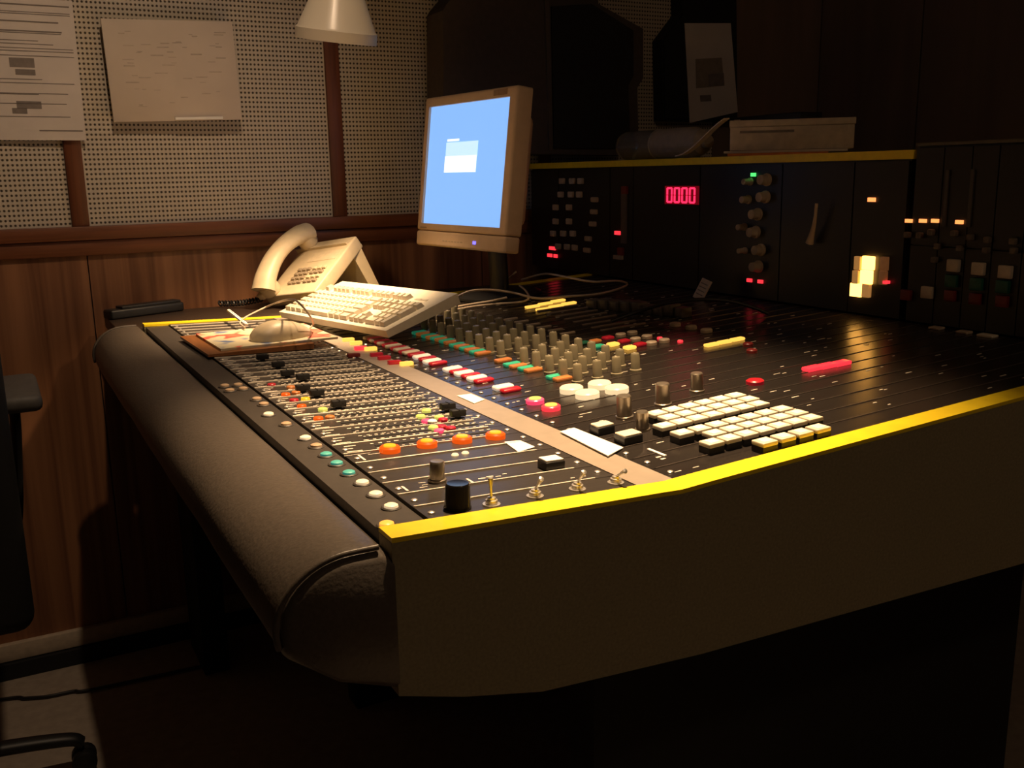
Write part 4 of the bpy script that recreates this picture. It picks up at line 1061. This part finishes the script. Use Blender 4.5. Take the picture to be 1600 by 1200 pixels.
blo = bpy.data.objects.new('arm_lamp_bulb_light', bl); COL.objects.link(blo); blo.location = LF @ Vector((0, 0, 0.045)); blo.rotation_euler = (Vector((0.33, 1.27, 0.9))-blo.location).to_track_quat('-Z', 'Y').to_euler()

# ceiling fixtures (above the frame)
canm = lathe_mesh([(0.055, 0.06), (0.055, -0.10), (0.0, -0.11), (0.0, -0.10), (0.052, -0.095), (0.052, 0.012)], 24)
for pos, aim, lab in ((CEIL_SPOT, AIM1, 'black can spotlight on the ceiling above the armrest'), (POOL_SPOT, AIM2, 'black can spotlight on the ceiling above the key field')):
    CS = thing('ceiling_spotlight', pos, lab, 'spotlight', 'ceiling spotlights')
    dz = (aim-pos).normalized(); dx = dz.cross(Vector((1, 0, 0))).normalized()
    lower_rim = lathe_mesh([(0.055, 0.0), (0.055, -0.10), (0.0, -0.11), (0.0, -0.10), (0.052, -0.095), (0.052, 0.0)], 24)
    link('can', lower_rim, frame(pos, dx, dz.cross(dx), dz), CS, M_BLACK)
    solid('stem', tube_mesh([pos-dz*0.10, Vector((pos.x, pos.y-0.02, ZC-0.002))], 0.008, 8, 2), M_BLACK, CS)
RL = thing('fill_lamp_fixture', FILL_LAMP, 'added small round white fill lamp under the ceiling over the open floor beside the console end panel', 'lamp')  # unseen fixture, added to go with the fill light
link('canopy', lathe_mesh([(0.0, 0.175), (0.07, 0.175), (0.06, 0.14), (0.012, 0.13), (0.012, 0.11), (0, 0.11)], 24), T(FILL_LAMP), RL, M_WHITE)
link('shade_ring', lathe_mesh([(0.105, 0.10), (0.11, 0.11), (0.0, 0.112), (0.0, 0.11), (0.10, 0.105)], 32), T(FILL_LAMP), RL, M_WHITE)

# ================================================================== OFFICE CHAIR at the left
CH = thing('office_chair', (-0.52, 1.22, 0.0), 'black office chair with padded armrest beside the wooden wall', 'office chair')
cx, cy = -0.50, 1.20
xa = ony((12, 600), 1.05).x
bm = bmesh.new(); bm_box(bm, (0, 0, 0), (0.44, 0.07, 0.56), None, 0.03, 4)
link('backrest', from_bm(bm, 'back', 50), T(xa-0.225, 1.04, 0.69) @ Matrix.Rotation(0.05, 4, 'X'), CH, M_BLACKM)
bm = bmesh.new(); bm_box(bm, (0, 0, 0), (0.46, 0.46, 0.07), None, 0.025, 4)
link('seat', from_bm(bm, 'seat', 50), T(cx-0.03, 1.31, 0.45), CH, M_BLACKM)
A1 = ony((66, 616), 1.10)
bm = bmesh.new(); bm_box(bm, (0, 0, 0), (0.075, 0.24, 0.03), None, 0.012, 3)
link('armrest', from_bm(bm, 'arm', 50), T(A1.x-0.0385, 1.20, A1.z-0.012), CH, M_GREY)
solid('armrest_support', tube_mesh([(A1.x-0.045, 1.22, A1.z-0.02), (A1.x-0.05, 1.25, A1.z-0.12), (A1.x-0.07, 1.28, 0.52), (A1.x-0.12, 1.30, 0.43)], lambda t: (0.018, 0.010), 10), M_BLACK, CH)
bm = bmesh.new(); bm_box(bm, (0, 0, 0), (0.075, 0.24, 0.03), None, 0.012, 3)
link('armrest', from_bm(bm, 'arm', 50), T(A1.x-0.0385-0.50, 1.20, A1.z-0.012), CH, M_GREY)
solid('armrest_support', tube_mesh([(A1.x-0.53, 1.22, A1.z-0.02), (A1.x-0.52, 1.25, A1.z-0.12), (A1.x-0.50, 1.28, 0.52), (A1.x-0.46, 1.30, 0.43)], lambda t: (0.018, 0.010), 10), M_BLACK, CH)
solid('back_bracket', tube_mesh([(xa-0.22, 1.01, 0.55), (xa-0.22, 1.01, 0.44), (cx-0.03, 1.12, 0.39), (cx-0.03, 1.3, 0.40)], lambda t: (0.03, 0.01), 10), M_BLACK, CH)
link('gas_column', lathe_mesh([(0.03, 0.07), (0.03, 0.26), (0.02, 0.26), (0.02, 0.415), (0.0, 0.415)], 18), T(cx-0.03, 1.25, 0), CH, M_BLACK)
hub = Vector((cx-0.03, 1.25, 0.0))
a0 = math.atan2(1.235-hub.y, (-0.205)-hub.x)
cst = lathe_mesh([(0.0, -0.011), (0.018, -0.011), (0.024, -0.007), (0.024, 0.007), (0.018, 0.011), (0.0, 0.011)], 16)
for i in range(5):
    a = a0+i*2*math.pi/5; d = Vector((math.cos(a), math.sin(a), 0))
    R_ = 0.31
    lg = solid('base_leg', tube_mesh([hub+Vector((0, 0, 0.095)), hub+d*0.15+Vector((0, 0, 0.090)), hub+d*(R_-0.03)+Vector((0, 0, 0.075)), hub+d*R_+Vector((0, 0, 0.060))], lambda t: (0.022-0.006*t, 0.016-0.004*t), 10), M_BLACK, CH)
    p = hub+d*R_
    for s in (-1, 1):
        link('castor_wheel', cst, frame(p+Vector((-d.y, d.x, 0))*0.014*s+Vector((0, 0, 0.0245)), d, (0, 0, 1), Vector((d.y, -d.x, 0))), lg, M_BLACK)
